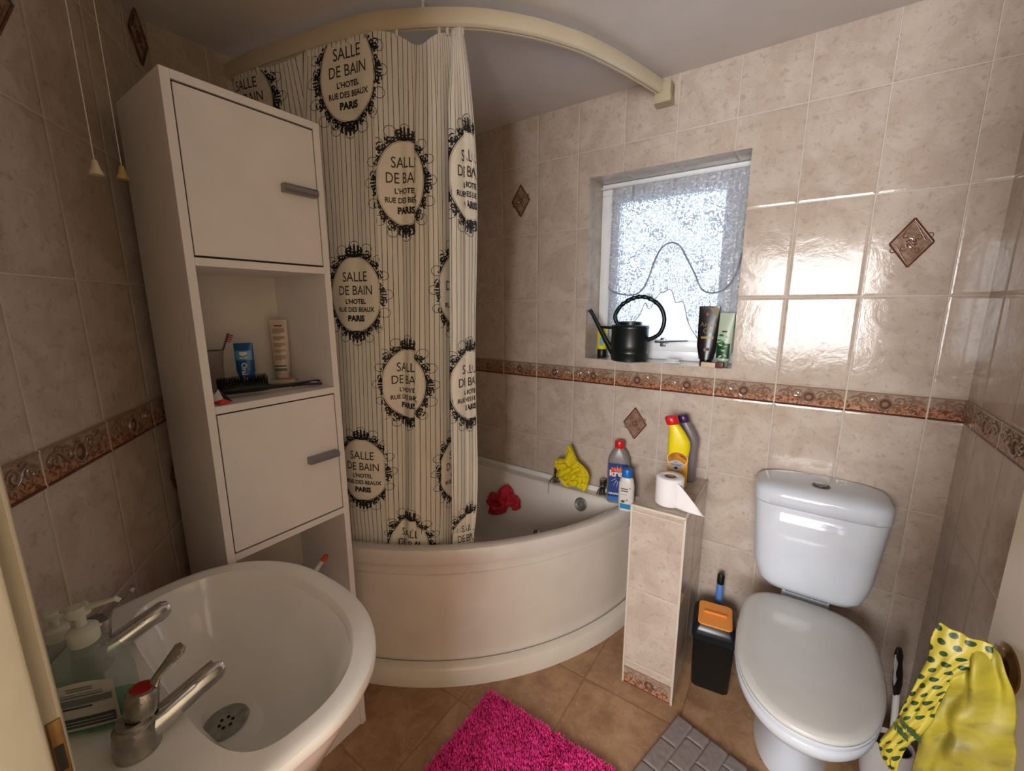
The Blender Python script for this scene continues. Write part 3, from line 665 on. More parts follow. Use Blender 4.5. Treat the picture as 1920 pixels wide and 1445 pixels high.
# ------------------------------------------------------------------ boxed-in pier beside the bath
def pier():
    o = thing('tiled_pier', 'tiled boxed-in pier with flat top between bath and toilet', 'boxing', (.916, -.19, 0))
    x0, x1, y0, z1 = .826-.916, 1.006-.916, -.382+.19, .732
    v = []; f = []; uv = []
    def q(pts, uvs):
        n = len(v); v.extend(pts); uv.extend(uvs); f.append((n, n+1, n+2, n+3))
    yb_ = .186
    q([(x0, y0, 0), (x1, y0, 0), (x1, y0, z1), (x0, y0, z1)], [(.01, .062), (.19, .062), (.19, .062+z1), (.01, .062+z1)])
    q([(x1, y0, 0), (x1, yb_, 0), (x1, yb_, z1), (x1, y0, z1)], [(.21, .062), (.59, .062), (.59, .062+z1), (.21, .062+z1)])
    q([(x0, yb_, 0), (x0, y0, 0), (x0, y0, z1), (x0, yb_, z1)], [(.21, .062), (.59, .062), (.59, .062+z1), (.21, .062+z1)])
    q([(x0, y0, z1), (x1, y0, z1), (x1, yb_, z1), (x0, yb_, z1)], [(.01, .78), (.19, .78), (.19, .78+.376), (.01, .78+.376)])
    q([(x1, yb_, 0), (x0, yb_, 0), (x0, yb_, z1), (x1, yb_, z1)], [(.0, 0), (.2, 0), (.2, z1), (.0, z1)])
    mesh_obj('tiled_case', v, f, TILE, o, smooth=False, uvs=uv)
    TR = mat('corner_bead_cream', (200, 188, 174), .35)
    g = G(); g.box(x0-.003, x1+.003, y0-.004, y0+.004, z1-.006, z1+.004, 0, .002); g.box(x1-.004, x1+.004, y0, yb_, z1-.006, z1+.004, 0, .002)
    g.box(x1-.005, x1+.004, y0-.004, y0+.005, 0, z1, 0, .002); g.box(x0-.004, x0+.004, y0-.003, y0+.004, 0, z1, 0, .002); g.obj('corner_beads', TR, o)
    # border tile along the foot
    g = G(); uvb = []
    prof = [(0.004, 0), (0.004, .004), (.0065, .006), (.010, .004), (.066, .004), (.070, .0055), (.073, .004), (.073, 0)]
    vv = []
    for z, d in prof: vv += [(x0+.004, y0-d, z), (x1-.004, y0-d, z)]; uvb += [(.405, z-.003), (.575, z-.003)]
    g.add(vv, [(2*i, 2*i+1, 2*i+3, 2*i+2) for i in range(len(prof)-1)], 0)
    for S in scroll_set():
        pts = [(x*.85, y) for x, y in S]; L = len(pts); n0 = len(g.v)
        g.tube([(a, y0-.0045, b+.003) for a, b in pts], [.0019*(.55+.45*math.sin(PI*(i+.5)/L)) for i in range(L)], 6, 1); uvb += [(0, .03)]*(len(g.v)-n0)
    g.obj('foot_border', [BORD, RELIEF], o, uvs=uvb)
pier()

# ------------------------------------------------------------------ tall cabinet
cab = thing('tall_cabinet', 'tall narrow white cabinet with two doors and an open shelf', 'cabinet', (0, -1.386, 0)); cab.rotation_euler = (-.006, 0, 0)
cx0, cx1, cw, ch = -.145, .14, .343, 1.906; th = .018
g = G()
g.box(cx0, cx1, 0, th, 0, ch, 0, .001); g.box(cx0, cx1, cw-th, cw, 0, ch, 0, .001)
for z in (ch-th, 1.517, 1.177, .795, .50, .08):
    g.box(cx0+.004, cx1, th, cw-th, z, z+th, 0, .001)
g.box(cx1-.022, cx1-.006, th, cw-th, .0, .08)
g.obj('carcass', LAMIN, cab, smooth=False)
g = G(); g.box(cx0, cx0+.004, th, cw-th, .08, ch-.01); g.obj('back_panel', mat('cabinet_back_white', (212, 204, 196), .5), cab, smooth=False)
def cdoor(z0, z1, hz_, rot):
    g = G(); g.box(cx1-.017, cx1-.0005, th+.0025, cw-th-.0025, z0+.0025, z1-.0025, 0, .0012)
    d = g.obj('door', DOORW, cab, smooth=False)
    g = G(); g.box(cx1-.020, cx1-.004, th, cw-th, z0, z1, 0); g.obj('door_gap', DARKGAP, cab, smooth=False)
    if hz_:
        g = G(); y1 = cw-th-.012; y0 = y1-.088
        pr_ = [(0, -.010), (.018, -.010), (.024, -.004), (.024, .004), (.018, .010), (0, .010)]
        g.rings([[Vector((cx1+a, y0, hz_+b)) for a, b in pr_], [Vector((cx1+a, y1, hz_+b)) for a, b in pr_]]); g.obj('handle', SATIN, d, smooth=False)
cdoor(1.537, 1.886, 1.722, 0); cdoor(.815, 1.176, .998, 0); cdoor(.10, .498, 0, 0)

def on_shelf(name, lab, cat, x, y, z=1.1955, rz=0): return thing(name, lab, cat, (x, y, z), rz)
# frosted tumbler with brushes
CLEARP = mat('frosted_plastic', (170, 150, 140), .25, trans=.45, alpha=1)
o = on_shelf('toothbrush_cup', 'frosted plastic cup at left end of the open shelf', 'cup', -.085, -1.280)
g = G(); g.lathe([(.026, 0), (.028, .002), (.034, .095), (.0365, .112), (.0345, .112), (.032, .095), (.026, .005)], n=28); g.obj('cup', CLEARP, o)
def toothbrush(lab, x, y, z, tilt, az, c1, c2, L=.19, group='toothbrushes in the shelf cup'):
    o = thing('toothbrush', lab, 'toothbrush', (x, y, z), az, group)
    d = Vector((math.sin(tilt), 0, math.cos(tilt))); g = G()
    side = Vector((math.cos(tilt), 0, -math.sin(tilt)))
    g.tube([d*0, d*L*.3, d*L*.6, d*L*.8, d*L], [.0055, .006, .0045, .003, .0045], 8, flat=.7); g.obj('handle', c1, o)
    g = G()
    for i in range(4):
        for j in (-1, 0, 1):
            p = d*(L*.87+i*L*.037)+Vector((0, j*.0035, 0)); g.tube([p, p+side*.012], .0016, 6)
    g.obj('bristles', c2, o)
toothbrush('dark toothbrush with red bristles leaning right out of the shelf cup', -.088, -1.288, 1.20, .40, math.radians(88), mat('dark_red_plastic', (52, 20, 24), .3), mat('red_bristles', (176, 40, 50), .7), .165)
toothbrush('white toothbrush leaning left out of the shelf cup', -.080, -1.268, 1.20, .34, math.radians(-92), WHITEP, WHITEP, .185)
toothbrush('thin grey toothbrush behind the white one in the shelf cup', -.096, -1.274, 1.20, .28, math.radians(-80), mat('grey_plastic', (150, 140, 138), .3), WHITEP, .18)
def squeeze_tube(name, lab, x, y, z, rz, w, h, capr, caph, m, mcap, topw=None, tilt=0, decor=None, cat='tube'):
    o = thing(name, lab, cat, (x, y, z), rz)
    o.rotation_euler = (tilt, 0, rz)
    R_ = []
    for tt in [0, .08, .25, .5, .75, .93, 1]:
        dep = .019*(1-tt)**.8+.0012; ww = capr*1.15*(1-min(1, tt*4))+w/2*min(1, tt*4) if tt < .25 else w/2*(1+.04*(tt-.25))
        R_.append([Vector((ww*math.cos(2*PI*j/28), dep*math.sin(2*PI*j/28)*(1 if tt < .9 else .6), caph+(h-caph)*tt)) for j in range(28)])
    g = G(); g.rings(R_); b = g.obj('tube_body', m, o, sharp=50)
    g = G(); g.lathe([(capr*.96, 0), (capr, .002), (capr*.97, caph), (capr*.8, caph+.001)], n=24); g.obj('cap', mcap, o)
    def dep_at(z):
        tt = (z-caph)/(h-caph); return .019*(1-max(0, min(1, tt)))**.8+.0012
    if decor: decor(o, b, dep_at, w, h, caph)
    return o
def flat_patch(g, x0, x1, z0, z1, dep, k, off=.0008, n=8, w=1.0):
    """patch hugging the front (-y) face of a squeezed tube"""
    v = []; f = []
    for i in range(n+1):
        z = z0+(z1-z0)*i/n
        for j in range(n+1):
            x = x0+(x1-x0)*j/n; d = dep(z)*math.sqrt(max(0, 1-(x/w)**2))
            v.append((x, -d-off, z))
    for i in range(n):
        for j in range(n): a = i*(n+1)+j; f.append((a, a+1, a+n+2, a+n+1))
    g.add(v, f, k)
def wrap_text(g, s, size, x, z, dep, k, bold=0, rot=0, w=1.0, off=.0016, xs=1.0):
    tv, tf = textmesh(s, size, bold, xs=xs); c, s_ = math.cos(rot), math.sin(rot)
    v = []
    for a, b in tv:
        X = x+a*c-b*s_; Z = z+a*s_+b*c; v.append((X, -dep(Z)*math.sqrt(max(0, 1-min(.98, (X/w)**2)))-off, Z))
    g.add(v, tf, k)
def deco_blue(o, b, dep, w, h, ch_):
    g = G(); W_ = w/2*1.01
    flat_patch(g, -w*.44, w*.44, h*.62, h*.83, dep, 0, w=W_); flat_patch(g, -w*.2, w*.2, h*.66, h*.8, dep, 1, .0014, w=W_)
    g.tube([(-.010, -dep(h*.7)-.002, h*.72), (0, -dep(h*.69)-.003, h*.69), (.010, -dep(h*.72)-.002, h*.73)], .0014, 6, 2)
    wrap_text(g, 'Oral-B', .019, 0, h*.36, dep, 3, .0004, -PI/2, W_)
    g.obj('printed_label', [mat('toothpaste_light_blue', (86, 152, 190), .3), WHITEP, mat('toothpaste_dark_blue', (20, 50, 90), .3), WHITEP], b)
squeeze_tube('toothpaste_tube', 'upright blue toothpaste tube on the open shelf', -.07, -1.196, 1.1955, math.radians(52), .048, .128, .0145, .02, mat('toothpaste_blue', (18, 82, 148), .28), WHITEP, decor=deco_blue)
def deco_white(o, b, dep, w, h, ch_):
    g = G(); W_ = w/2*1.01; z = h*.90
    flat_patch(g, -w*.22, w*.22, h*.895, h*.915, dep, 0, n=3, w=W_)
    for blk in (5, 4, 4, 3, 5):
        z -= .008
        for i in range(blk): flat_patch(g, -w*.34, w*(.34 if i < blk-1 else .1), z-.0016, z, dep, 1, n=3, w=W_); z -= .0032
    flat_patch(g, -w*.36, w*.3, h*.235, h*.255, dep, 0, n=3, w=W_); flat_patch(g, -w*.36, w*.34, h*.16, h*.21, dep, 2, n=3, w=W_)
    g.obj('printed_label', [mat('ink_dark', (50, 40, 40), .5), mat('ink_brown', (124, 104, 92), .5), mat('tube_green_band', (96, 112, 100), .5)], b)
squeeze_tube('cream_tube', 'tall white cream tube with fine print at back right of the open shelf', -.095, -1.078, 1.1955, math.radians(48), .050, .19, .017, .02, mat('tube_white', (204, 184, 166), .35), WHITEP, decor=deco_white)
# hairbrush
o = on_shelf('hairbrush', 'black bristled hairbrush lying across the open shelf', 'hairbrush', .055, -1.320, 1.196, math.radians(84)); o.scale = (1, 1.15, 1.35)
g = G(); g.tube([(.0, 0, .014), (.02, 0, .016), (.06, 0, .016), (.10, 0, .014), (.125, 0, .010), (.15, 0, .008), (.20, .002, .008), (.25, .006, .008), (.262, .007, .008)], [.010, .022, .024, .022, .010, .007, .008, .008, .004], 14, flat=.45); g.obj('handle', BLACKP, o)
g = G()
for i in range(17):
    for j in range(7):
        a = (j-3)*.30; x = .004+i*.0068; yy = math.sin(a)*.020*(1-.25*abs(i-8)/8)
        g.tube([(x, yy, .016), (x, yy*1.25, .016+.018*math.cos(a)+.006)], [.0009, .0007], 5)
g.obj('bristles', BLACKG, o)
o = on_shelf('sachet', 'small orange and clear packet lying beside the white cream tube', 'packet', -.030, -1.112, 1.196, .9); o.scale = (1.25, 1.25, 1.4)
g = G(); g.box(-.03, .03, -.02, .02, .001, .010, 0, .004); g.obj('wrapper', mat('clear_wrap', (190, 178, 160), .2, trans=.3), o)
g = G(); g.lathe([(.0, .0104), (.018, .0108), (.019, .0100)], (.008, 0, 0), 20, sy=.7); g.obj('orange_label', mat('orange_print', (206, 104, 64), .4), o)
o = on_shelf('travel_toothbrush', 'purple and white toothbrush lying at right front of the open shelf', 'toothbrush', .090, -1.088, 1.2015, math.radians(62)); o.scale = (.8, 1.2, 1.2)
g = G(); g.tube([(-.07, 0, 0), (-.03, 0, .002), (0, 0, .002), (.03, 0, .0)], [.0035, .0045, .0055, .004], 10, flat=.7); g.obj('handle', mat('purple_plastic', (60, 40, 92), .3), o)
g = G(); g.lathe([(0, .0042), (.008, .0044), (.009, .0035)], (.004, 0, .002), 16, sx=1.5, sy=.7); g.obj('thumb_grip', WHITEP, o)
o = on_shelf('folded_leaflet', 'white, red and black folded packet at left front of the open shelf', 'packet', .105, -1.338, 1.196, math.radians(10))
g = G(); g.add([(-.02, -.012, 0), (.022, -.014, 0), (.024, .018, .002), (-.02, .016, .03), (-.004, .004, .034), (.018, .0, .012)], [(0, 1, 5), (1, 2, 5), (2, 4, 5), (0, 5, 4), (0, 4, 3), (3, 4, 2)], 0)
for i, k in enumerate((1, 1, 2, 0, 0, 2)): g.k[i] = k
g.obj('packet', [WHITEP, REDP, BLACKP], o, smooth=False)
# lower open compartment
o = thing('paper_roll', 'small crumpled brown paper item in the lower open compartment of cabinet', 'paper', (-.02, -1.22, .520))
g = G(); g.lathe([(.020, 0), (.042, .004), (.046, .05), (.040, .10), (.02, .108), (.018, .09)], n=22); g.obj('roll', mat('beige_paper', (168, 146, 122), .9, bump=.5, bscale=40), o)
o = thing('orange_tipped_brush', 'white handle with orange tip leaning in the lower open compartment', 'brush', (.02, -1.16, .5185), math.radians(60))
g = G(); g.tube([(0, 0, .01), (.055, 0, .075), (.075, 0, .10)], [.008, .008, .007], 10); g.obj('handle', WHITEP, o)
g = G(); g.tube([(.075, 0, .10), (.088, 0, .116)], [.0085, .007], 10); g.obj('tip', mat('orange_plastic_tip', (208, 84, 40), .4), o)

# ------------------------------------------------------------------ basin
bas = thing('washbasin', 'cream oval washbasin on a pedestal with two chrome taps', 'basin', (.445, -1.5, 0))
def oval(hx, yf, ybk, z, n=96, e=2.35):
    """outline in local coords: half width hx, front yf (+y), back flat at ybk"""
    o = []
    for j in range(n):
        a = 2*PI*j/n; c, s = math.cos(a), math.sin(a)
        rx = hx*abs(c)**(2/e)*(1 if c > 0 else -1)
        if s >= 0: ry = yf*abs(s)**(2/2.1)
        else:
            ry = -ybk*abs(s)**(2/4.2); rx = hx*abs(c)**(2/4.2)*(1 if c > 0 else -1)*(1-.06*abs(s))
        o.append(Vector((rx, ry, z)))
    return o
def ov(hx, yf, ybk, z, dy=0):
    R = [p+Vector((0, dy, 0)) for p in oval(hx, yf, ybk, z)]; o = []
    for p in R:
        d = (Vector((p.x+.445, p.y-1.5))-W0).dot(Wn)
        if d < .008: p = p+Vector((Wn.x, Wn.y, 0))*(.008-d)
        o.append(p)
    return o
g = G()
g.rings([ov(.10, .07, .12, .62, -.05), ov(.18, .13, .17, .64, -.04), ov(.245, .185, .20, .69, -.03), ov(.268, .200, .218, .750), ov(.280, .206, .226, .785), ov(.284, .208, .228, .794), ov(.298, .2155, .236, .7965), ov(.3005, .217, .238, .801), ov(.3005, .217, .238, .812), ov(.2985, .2155, .236, .8175), ov(.293, .210, .231, .8205), ov(.284, .201, .222, .8212),
         ov(.262, .180, .10, .8185, .0), ov(.2585, .176, .097, .814), ov(.254, .172, .093, .800), ov(.240, .158, .086, .79), ov(.215, .135, .080, .74), ov(.175, .100, .070, .69), ov(.12, .06, .055, .665), ov(.05, .03, .035, .658, -.01)], cap0=True, cap1=True)
g.obj('bowl', BASIN_CER, bas, sharp=38)
g = G(); g.lathe([(0, .0), (.024, .0), (.035, .003), (.037, .006), (.030, .0065), (.021, .004), (.0, .003)], (0, -.022, .6585), 32); wst = g.obj('waste', mat('tarnished_waste', (158, 160, 154), .42, metal=.7, var=.2, vscale=60), bas)
g = G()
for a in (.3, 1.35, 2.4, 3.44, 4.5, 5.5): g.lathe([(.0028, .0034), (.0028, .0046)], (.011*math.cos(a), -.022+.011*math.sin(a), .6585), 10)
g.obj('drain_holes', BLACKG, wst)
g = G(); g.rings([[Vector((p.x, p.y, z)) for p in oval(a, b, c_, z)] for a, b, c_, z in ((.115, .09, .15, 0), (.11, .085, .15, .03), (.085, .065, .14, .08), (.08, .06, .14, .45), (.10, .08, .15, .60), (.13, .10, .16, .66))]); pd = g.obj('pedestal', BASIN_CER, bas, sharp=50, loc=(0, -.06, 0))
def lever_tap(x, lab, ring_col):
    o = thing('basin_tap', lab, 'tap', (x, -1.655, .8205), group='lever taps on the washbasin')
    g = G(); g.lathe([(.026, 0), (.0265, .010), (.025, .028), (.0235, .040), (.0185, .043), (.0185, .050)], n=28); g.obj('body', OLDCHROME, o)
    g = G(); g.tube([(0, .006, .020), (0, .035, .026), (0, .072, .038), (0, .102, .046), (0, .110, .047)], [.020, .018, .0168, .0165, .011], 16, flat=1); g.tube([(0, .094, .038), (0, .096, .028)], .008, 12); g.obj('spout', CHROME, o)
    g = G(); q = Vector((0, .18, 1)).normalized()
    g.lathe([(.0175, .050), (.0195, .054), (.0195, .080), (.0175, .086), (.014, .087)], (0, 0, 0), 24, ax=q)
    g.tube([q*.080+Vector((0, .012, 0)), (0, .034, .092), (0, .050, .104), (0, .062, .113), (0, .067, .116)], [.012, .0070, .0100, .0130, .0085], 14, flat=.5); hd = g.obj('lever', OLDCHROME, o)
    g = G(); g.lathe([(.0, .0878), (.0125, .0880), (.0138, .0868)], (0, 0, 0), 20, ax=q); g.obj('temperature_disc', ring_col, hd)
    return o
lever_tap(.552, 'chrome lever tap with red disc, nearest on the washbasin', mat('red_disc', (150, 22, 20), .3))
lever_tap(.318, 'chrome lever tap behind the soap bottles', mat('worn_disc', (96, 98, 104), .35))

# soap bottles
def clearish(name, tint, body, k):
    m = mat(name, body, .08, coat=.5); nt = m.node_tree; b = nt.nodes['Principled BSDF']
    tr = nt.nodes.new('ShaderNodeBsdfTransparent'); tr.inputs[0].default_value = rgba(tint)
    mx = nt.nodes.new('ShaderNodeMixShader'); mx.inputs[0].default_value = k
    nt.links.new(tr.outputs[0], mx.inputs[1]); nt.links.new(b.outputs[0], mx.inputs[2]); nt.links.new(mx.outputs[0], nt.nodes['Material Output'].inputs[0])
    return m
SOAPC = clearish('clear_pet', (236, 242, 238), (186, 194, 188), .24)
SOAPG = clearish('green_soap', (176, 230, 200), (110, 190, 146), .28)
LABEL = mat('soap_label', (196, 192, 180), .5); INK = mat('label_ink_grey', (110, 118, 120), .5); INK2 = mat('label_ink_slate', (72, 82, 92), .5)
def soap(lab, x, y, rz, s=1.0, label=True):
    o = thing('soap_dispenser', lab, 'soap bottle', (x, y, .8205), rz, 'hand soap pump bottles')
    prof = [(.040, .020, 0), (.044, .024, .004), (.046, .026, .03), (.045, .0255, .07), (.041, .024, .093), (.031, .020, .110), (.017, .015, .122), (.0135, .0135, .126), (.0135, .0135, .132)]
    def rr(wd, dp, z):
        return [Vector((p[0]*s, p[1]*s, z*s)) for p in rrect(2*wd, 2*dp, min(wd, dp)*.92, 6)]
    g = G(); g.rings([rr(a, b, z) for a, b, z in prof]); g.obj('bottle', SOAPC, o, sharp=60)
    g = G(); g.rings([rr(a-.0015, b-.0015, z) for a, b, z in [(.040, .020, .002), (.044, .024, .006), (.0458, .026, .012), (.0458, .0255, .026)]]); g.obj('soap_liquid', SOAPG, o, sharp=60)
    g = G(); g.lathe([(.0155*s, .126*s), (.0165*s, .128*s), (.0165*s, .146*s), (.012*s, .150*s), (.006*s, .152*s), (.006*s, .166*s), (.0125*s, .168*s), (.0125*s, .176*s), (.009*s, .180*s)], n=22)
    g.tube([(0, 0, .174*s), (.02*s, 0, .178*s), (.042*s, 0, .182*s), (.047*s, 0, .178*s)], [.006*s, .0052*s, .0042*s, .003*s], 10, flat=.7); g.obj('pump', mat('pump_pale_plastic', (214, 214, 200), .35, trans=.15), o)
    if label:
        g = G()
        def pt(x0, x1, z0, z1, k, off, topcut=0):
            v = []; f = []; n = 10
            for i in range(n+1):
                for j in range(n+1):
                    xx = x0+(x1-x0)*j/n; zt = z1-topcut*(2*(xx-x0)/(x1-x0)-1)**2
                    zz = z0+(zt-z0)*i/n; dpp = .0262*(1-.10*(xx/.04)**4); v.append((xx*s, (-dpp-off)*s, zz*s))
            for i in range(n):
                for j in range(n): a = i*(n+1)+j; f.append((a, a+1, a+n+2, a+n+1))
            g.add(v, f, k)
        pt(-.036, .036, .014, .086, 0, .0006, .006)
        pt(-.032, .032, .052, .062, 1, .0012); pt(-.032, .010, .047, .050, 2, .0012); pt(-.032, .032, .018, .033, 2, .0012)
        for z in (.066, .069, .0645): pt(-.022, .024, z, z+.001, 1, .0014)
        for z in (.0735, .077): pt(-.014, .014, z, z+.0016, 1, .0014)
        for z in (.0225, .0275): pt(-.030, .030, z, z+.0010, 0, .0018)
        g.obj('label', [LABEL, INK, INK2], o)
    return o
soap('green hand soap pump bottle with large printed label, nearest', .452, -1.672, math.radians(52), 1.06)
soap('second green hand soap pump bottle standing behind the labelled one', .372, -1.690, math.radians(60), .88, False)

# ------------------------------------------------------------------ toilet
toi = thing('toilet', 'white close-coupled toilet with lid down beside the tiled pier', 'toilet', (1.362, -.35, 0))
def D(hx, yb0, yf, z, e=2.2):
    """toilet outline: local, back yb0 (+y), front yf (-y)"""
    o = []; n = 64; ym = yb0-(yb0-yf)*.42
    for j in range(n):
        a = 2*PI*j/n; c, s = math.cos(a), math.sin(a)
        if s >= 0: o.append(Vector((hx*abs(c)**(2/4.2)*(1 if c > 0 else -1)*(1-.17*s**2), ym+(yb0-ym)*abs(s)**(2/4.2), z)))
        else: o.append(Vector((hx*abs(c)**(2/e)*(1 if c > 0 else -1), ym-(ym-yf)*abs(s)**(2/e), z)))
    return o
g = G()
g.rings([D(.105, .25, -.10, 0), D(.100, .25, -.10, .03), D(.088, .25, -.085, .08), D(.086, .25, -.10, .20), D(.104, .25, -.15, .25), D(.138, .24, -.23, .29), D(.166, .22, -.300, .33), D(.177, .20, -.332, .37), D(.178, .20, -.335, .388), D(.175, .20, -.331, .397), D(.165, .19, -.315, .400)])
g.obj('pan', WHITE_CER, toi, sharp=60)
g = G(); g.rings([D(.170, .175, -.33, .401), D(.176, .18, -.338, .405), D(.177, .18, -.339, .413), D(.172, .175, -.334, .418)]); g.obj('seat_ring', WHITE_CER, toi, sharp=50)
g = G(); g.rings([D(.170, .185, -.334, .4195), D(.177, .19, -.343, .423), D(.178, .19, -.345, .431), D(.174, .187, -.340, .4375), D(.160, .175, -.320, .4405), D(.09, .10, -.20, .4425), D(.03, .03, -.06, .443)])
g.obj('lid', mat('toilet_lid_plastic', (206, 204, 200), .16, coat=.3), toi, sharp=60)
for sx in (-1, 1): g = G(); g.tube([(sx*.10, .182, .420), (sx*.05, .182, .420)], .010, 12); g.obj('hinge', WHITEP, toi)
def cisr(hw, d, z, cy=.235):
    o = []
    n = 56
    for j in range(n):
        a = 2*PI*j/n; c, s = math.cos(a), math.sin(a)
        x = hw*abs(c)**(2/5)*(1 if c > 0 else -1)
        if s > 0: y = (.345-.235)*min(1, abs(s)**(2/9))
        else: y = -(d)*abs(s)**(2/2.9)
        o.append(Vector((x, cy+y, z)))
    return o
g = G(); g.rings([cisr(.095, .030, .450), cisr(.125, .048, .458), cisr(.147, .062, .482), cisr(.157, .069, .515), cisr(.165, .073, .55), cisr(.174, .078, .66), cisr(.183, .083, .768), cisr(.180, .080, .770)], cap1=True); g.obj('cistern', WHITE_CER, toi, sharp=60)
g = G(); g.rings([cisr(.181, .081, .7715), cisr(.185, .0845, .7735), cisr(.186, .0855, .800), cisr(.1845, .084, .811), cisr(.179, .079, .820), cisr(.165, .068, .828), cisr(.13, .05, .834), cisr(.08, .03, .836)]); cl = g.obj('cistern_lid', WHITE_CER, toi, sharp=60)
g = G(); g.lathe([(0, 0), (.025, 0), (.026, .004), (.021, .007), (.0205, .003), (.0195, .003), (.019, .008), (.0, .010)], (0, .238, .834), 28); g.obj('flush_button', mat('flush_chrome', (130, 130, 132), .2, metal=1), cl)
g = G(); g.box(-.07, .07, .235, .30, .38, .452, 0, .01); g.obj('coupling_shelf', WHITE_CER, toi)
g = G(); g.box(-.060, .060, .212, .234, .440, .450, 0, .002); g.obj('gap_shade_strip', BLACKP, toi)  # black strip stands in for the shade in the gap under the cistern

# ------------------------------------------------------------------ bin
b = thing('swing_bin', 'small black bin with orange lid between pier and toilet', 'bin', (1.098, -.172, 0), math.radians(8)); b.scale = (1.10, 1.06, .98)
def rz_(w, d, r, z, cy=0): return [Vector((x, y+cy, z)) for x, y in rrect(w, d, r, 6)]
g = G(); g.rings([rz_(.112, .130, .016, 0), rz_(.116, .134, .018, .004), rz_(.126, .148, .018, .215), rz_(.130, .152, .018, .217)]); g.obj('body', mat('bin_black', (14, 20, 22), .35), b, sharp=50)
g = G(); g.rings([rz_(.134, .156, .018, .215), rz_(.136, .158, .018, .222), rz_(.134, .156, .018, .226), rz_(.137, .159, .018, .230), rz_(.137, .159, .018, .245), rz_(.128, .150, .018, .262), rz_(.110, .120, .016, .279)]); g.obj('rim', mat('bin_black_rim', (20, 26, 30), .25), b, sharp=40)
g = G()
g.rings([rz_(.100, .110, .012, -.003, -.006), rz_(.104, .114, .014, -.001, -.006), rz_(.104, .114, .014, .002, -.006), rz_(.100, .110, .012, .0035, -.006)]); g.box(-.036, .036, -.008, .002, .003, .010, 0, .0028)
lid = g.obj('flap', mat('bin_orange', (240, 150, 66), .35), b); lid.location = (0, -.006, .284); lid.rotation_euler = (math.radians(6), 0, 0)

spr = thing('spray_can', 'slim blue spray can with black cap standing behind the bin', 'spray can', (1.093, -.055, 0))
g = G(); g.lathe([(.011, 0), (.0125, .002), (.0125, .325), (.010, .335)], n=22); g.obj('can', mat('can_blue', (98, 140, 214), .3, metal=.2), spr)
g = G(); g.lathe([(.0125, .332), (.0133, .334), (.0133, .368), (.011, .374), (.0, .375)], n=22); g.obj('cap', BLACKP, spr)

# ------------------------------------------------------------------ toilet brush
tb = thing('toilet_brush', 'white toilet brush pot with black and white handle by right wall', 'toilet brush', (1.606, -.275, 0))
g = G(); g.lathe([(.058, 0), (.062, .004), (.066, .03), (.066, .07), (.060, .115), (.052, .142), (.047, .148), (.043, .146), (.044, .13), (.05, .08), (.05, .01)], n=40, cap1=True); g.obj('pot', mat('pot_white', (212, 206, 204), .35), tb, sharp=60)
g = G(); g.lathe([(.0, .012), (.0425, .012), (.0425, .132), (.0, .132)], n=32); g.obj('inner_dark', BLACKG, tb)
g = G(); g.tube([(0, 0, .132), (-.006, .002, .22), (-.012, .004, .31)], .0085, 12); st = g.obj('stem', WHITEP, tb)
g = G(); g.tube([(-.012, .004, .305), (-.014, .005, .34), (-.017, .006, .375), (-.019, .007, .405), (-.022, .008, .43), (-.024, .009, .452)], [.009, .014, .0145, .0105, .0135, .008], 16, flat=.62); g.obj('grip', BLACKP, tb)
g = G(); g.tube([(-.0195, -.002, .335), (-.021, -.002, .36), (-.024, -.001, .385), (-.026, -.0005, .41), (-.029, .001, .435)], [.004, .0085, .006, .0075, .004], 12, flat=.5); g.obj('grip_inlay', mat('grip_pale_grey', (176, 172, 172), .5), tb)

# ------------------------------------------------------------------ bottles on the bath corner
o = thing('drain_cleaner_bottle', 'grey and blue drain cleaner bottle with red cap on bath ledge', 'bottle', (.655, -.055, .5655), math.radians(14)); o.scale = (1.16, 1.1, 1.04)
def rb(w, d, r, z): return [Vector((x, y, z)) for x, y in rrect(w, d, r, 6)]
GREYB = mat('bottle_silver_grey', (130, 124, 122), .3)
g = G(); g.rings([rb(.078, .046, .02, 0), rb(.082, .050, .022, .004), rb(.082, .050, .022, .180), rb(.076, .046, .022, .198), rb(.056, .042, .02, .222), rb(.034, .034, .0165, .236), rb(.032, .032, .0155, .242)]); bb = g.obj('bottle', GREYB, o, sharp=60)
g = G(); g.lathe([(.017, .240), (.018, .242), (.018, .266), (.016, .270), (0, .271)], n=24); g.obj('cap', REDP, o)
g = G(); y = -.0262
def card(g, x0, x1, z0, z1, k, y): g.add([(x0, y, z0), (x1, y, z0), (x1, y, z1), (x0, y, z1)], [(0, 1, 2, 3)], k)
card(g, -.034, .034, .012, .178, 0, y); card(g, -.034, .034, .012, .030, 1, y-.0004)
card(g, -.024, .020, .145, .160, 2, y-.0008)
for i in range(14):
    a = 2*PI*i/14; g.tube([(.004+.012*math.cos(a), y-.0003, .120+.02*math.sin(a)), (.004+.030*math.cos(a), y-.0003, .120+.05*math.sin(a))], [.0012, .0004], 5, 3)
tv, tf = textmesh('kret', .036, .0008); g.add([(a, y-.0016, .134+b_) for a, b_ in tv], tf, 3)
tv, tf = textmesh('kret', .036, .0022); g.add([(a, y-.0012, .134+b_) for a, b_ in tv], tf, 2)
tv, tf = textmesh('GRANULAT', .012, .0004); g.add([(a, y-.0012, .044+b_) for a, b_ in tv], tf, 3)
g.obj('label', [mat('label_navy', (24, 54, 122), .4), mat('label_blue', (50, 112, 182), .4), mat('label_orange_red', (226, 84, 40), .4), WHITEP], bb, smooth=False)

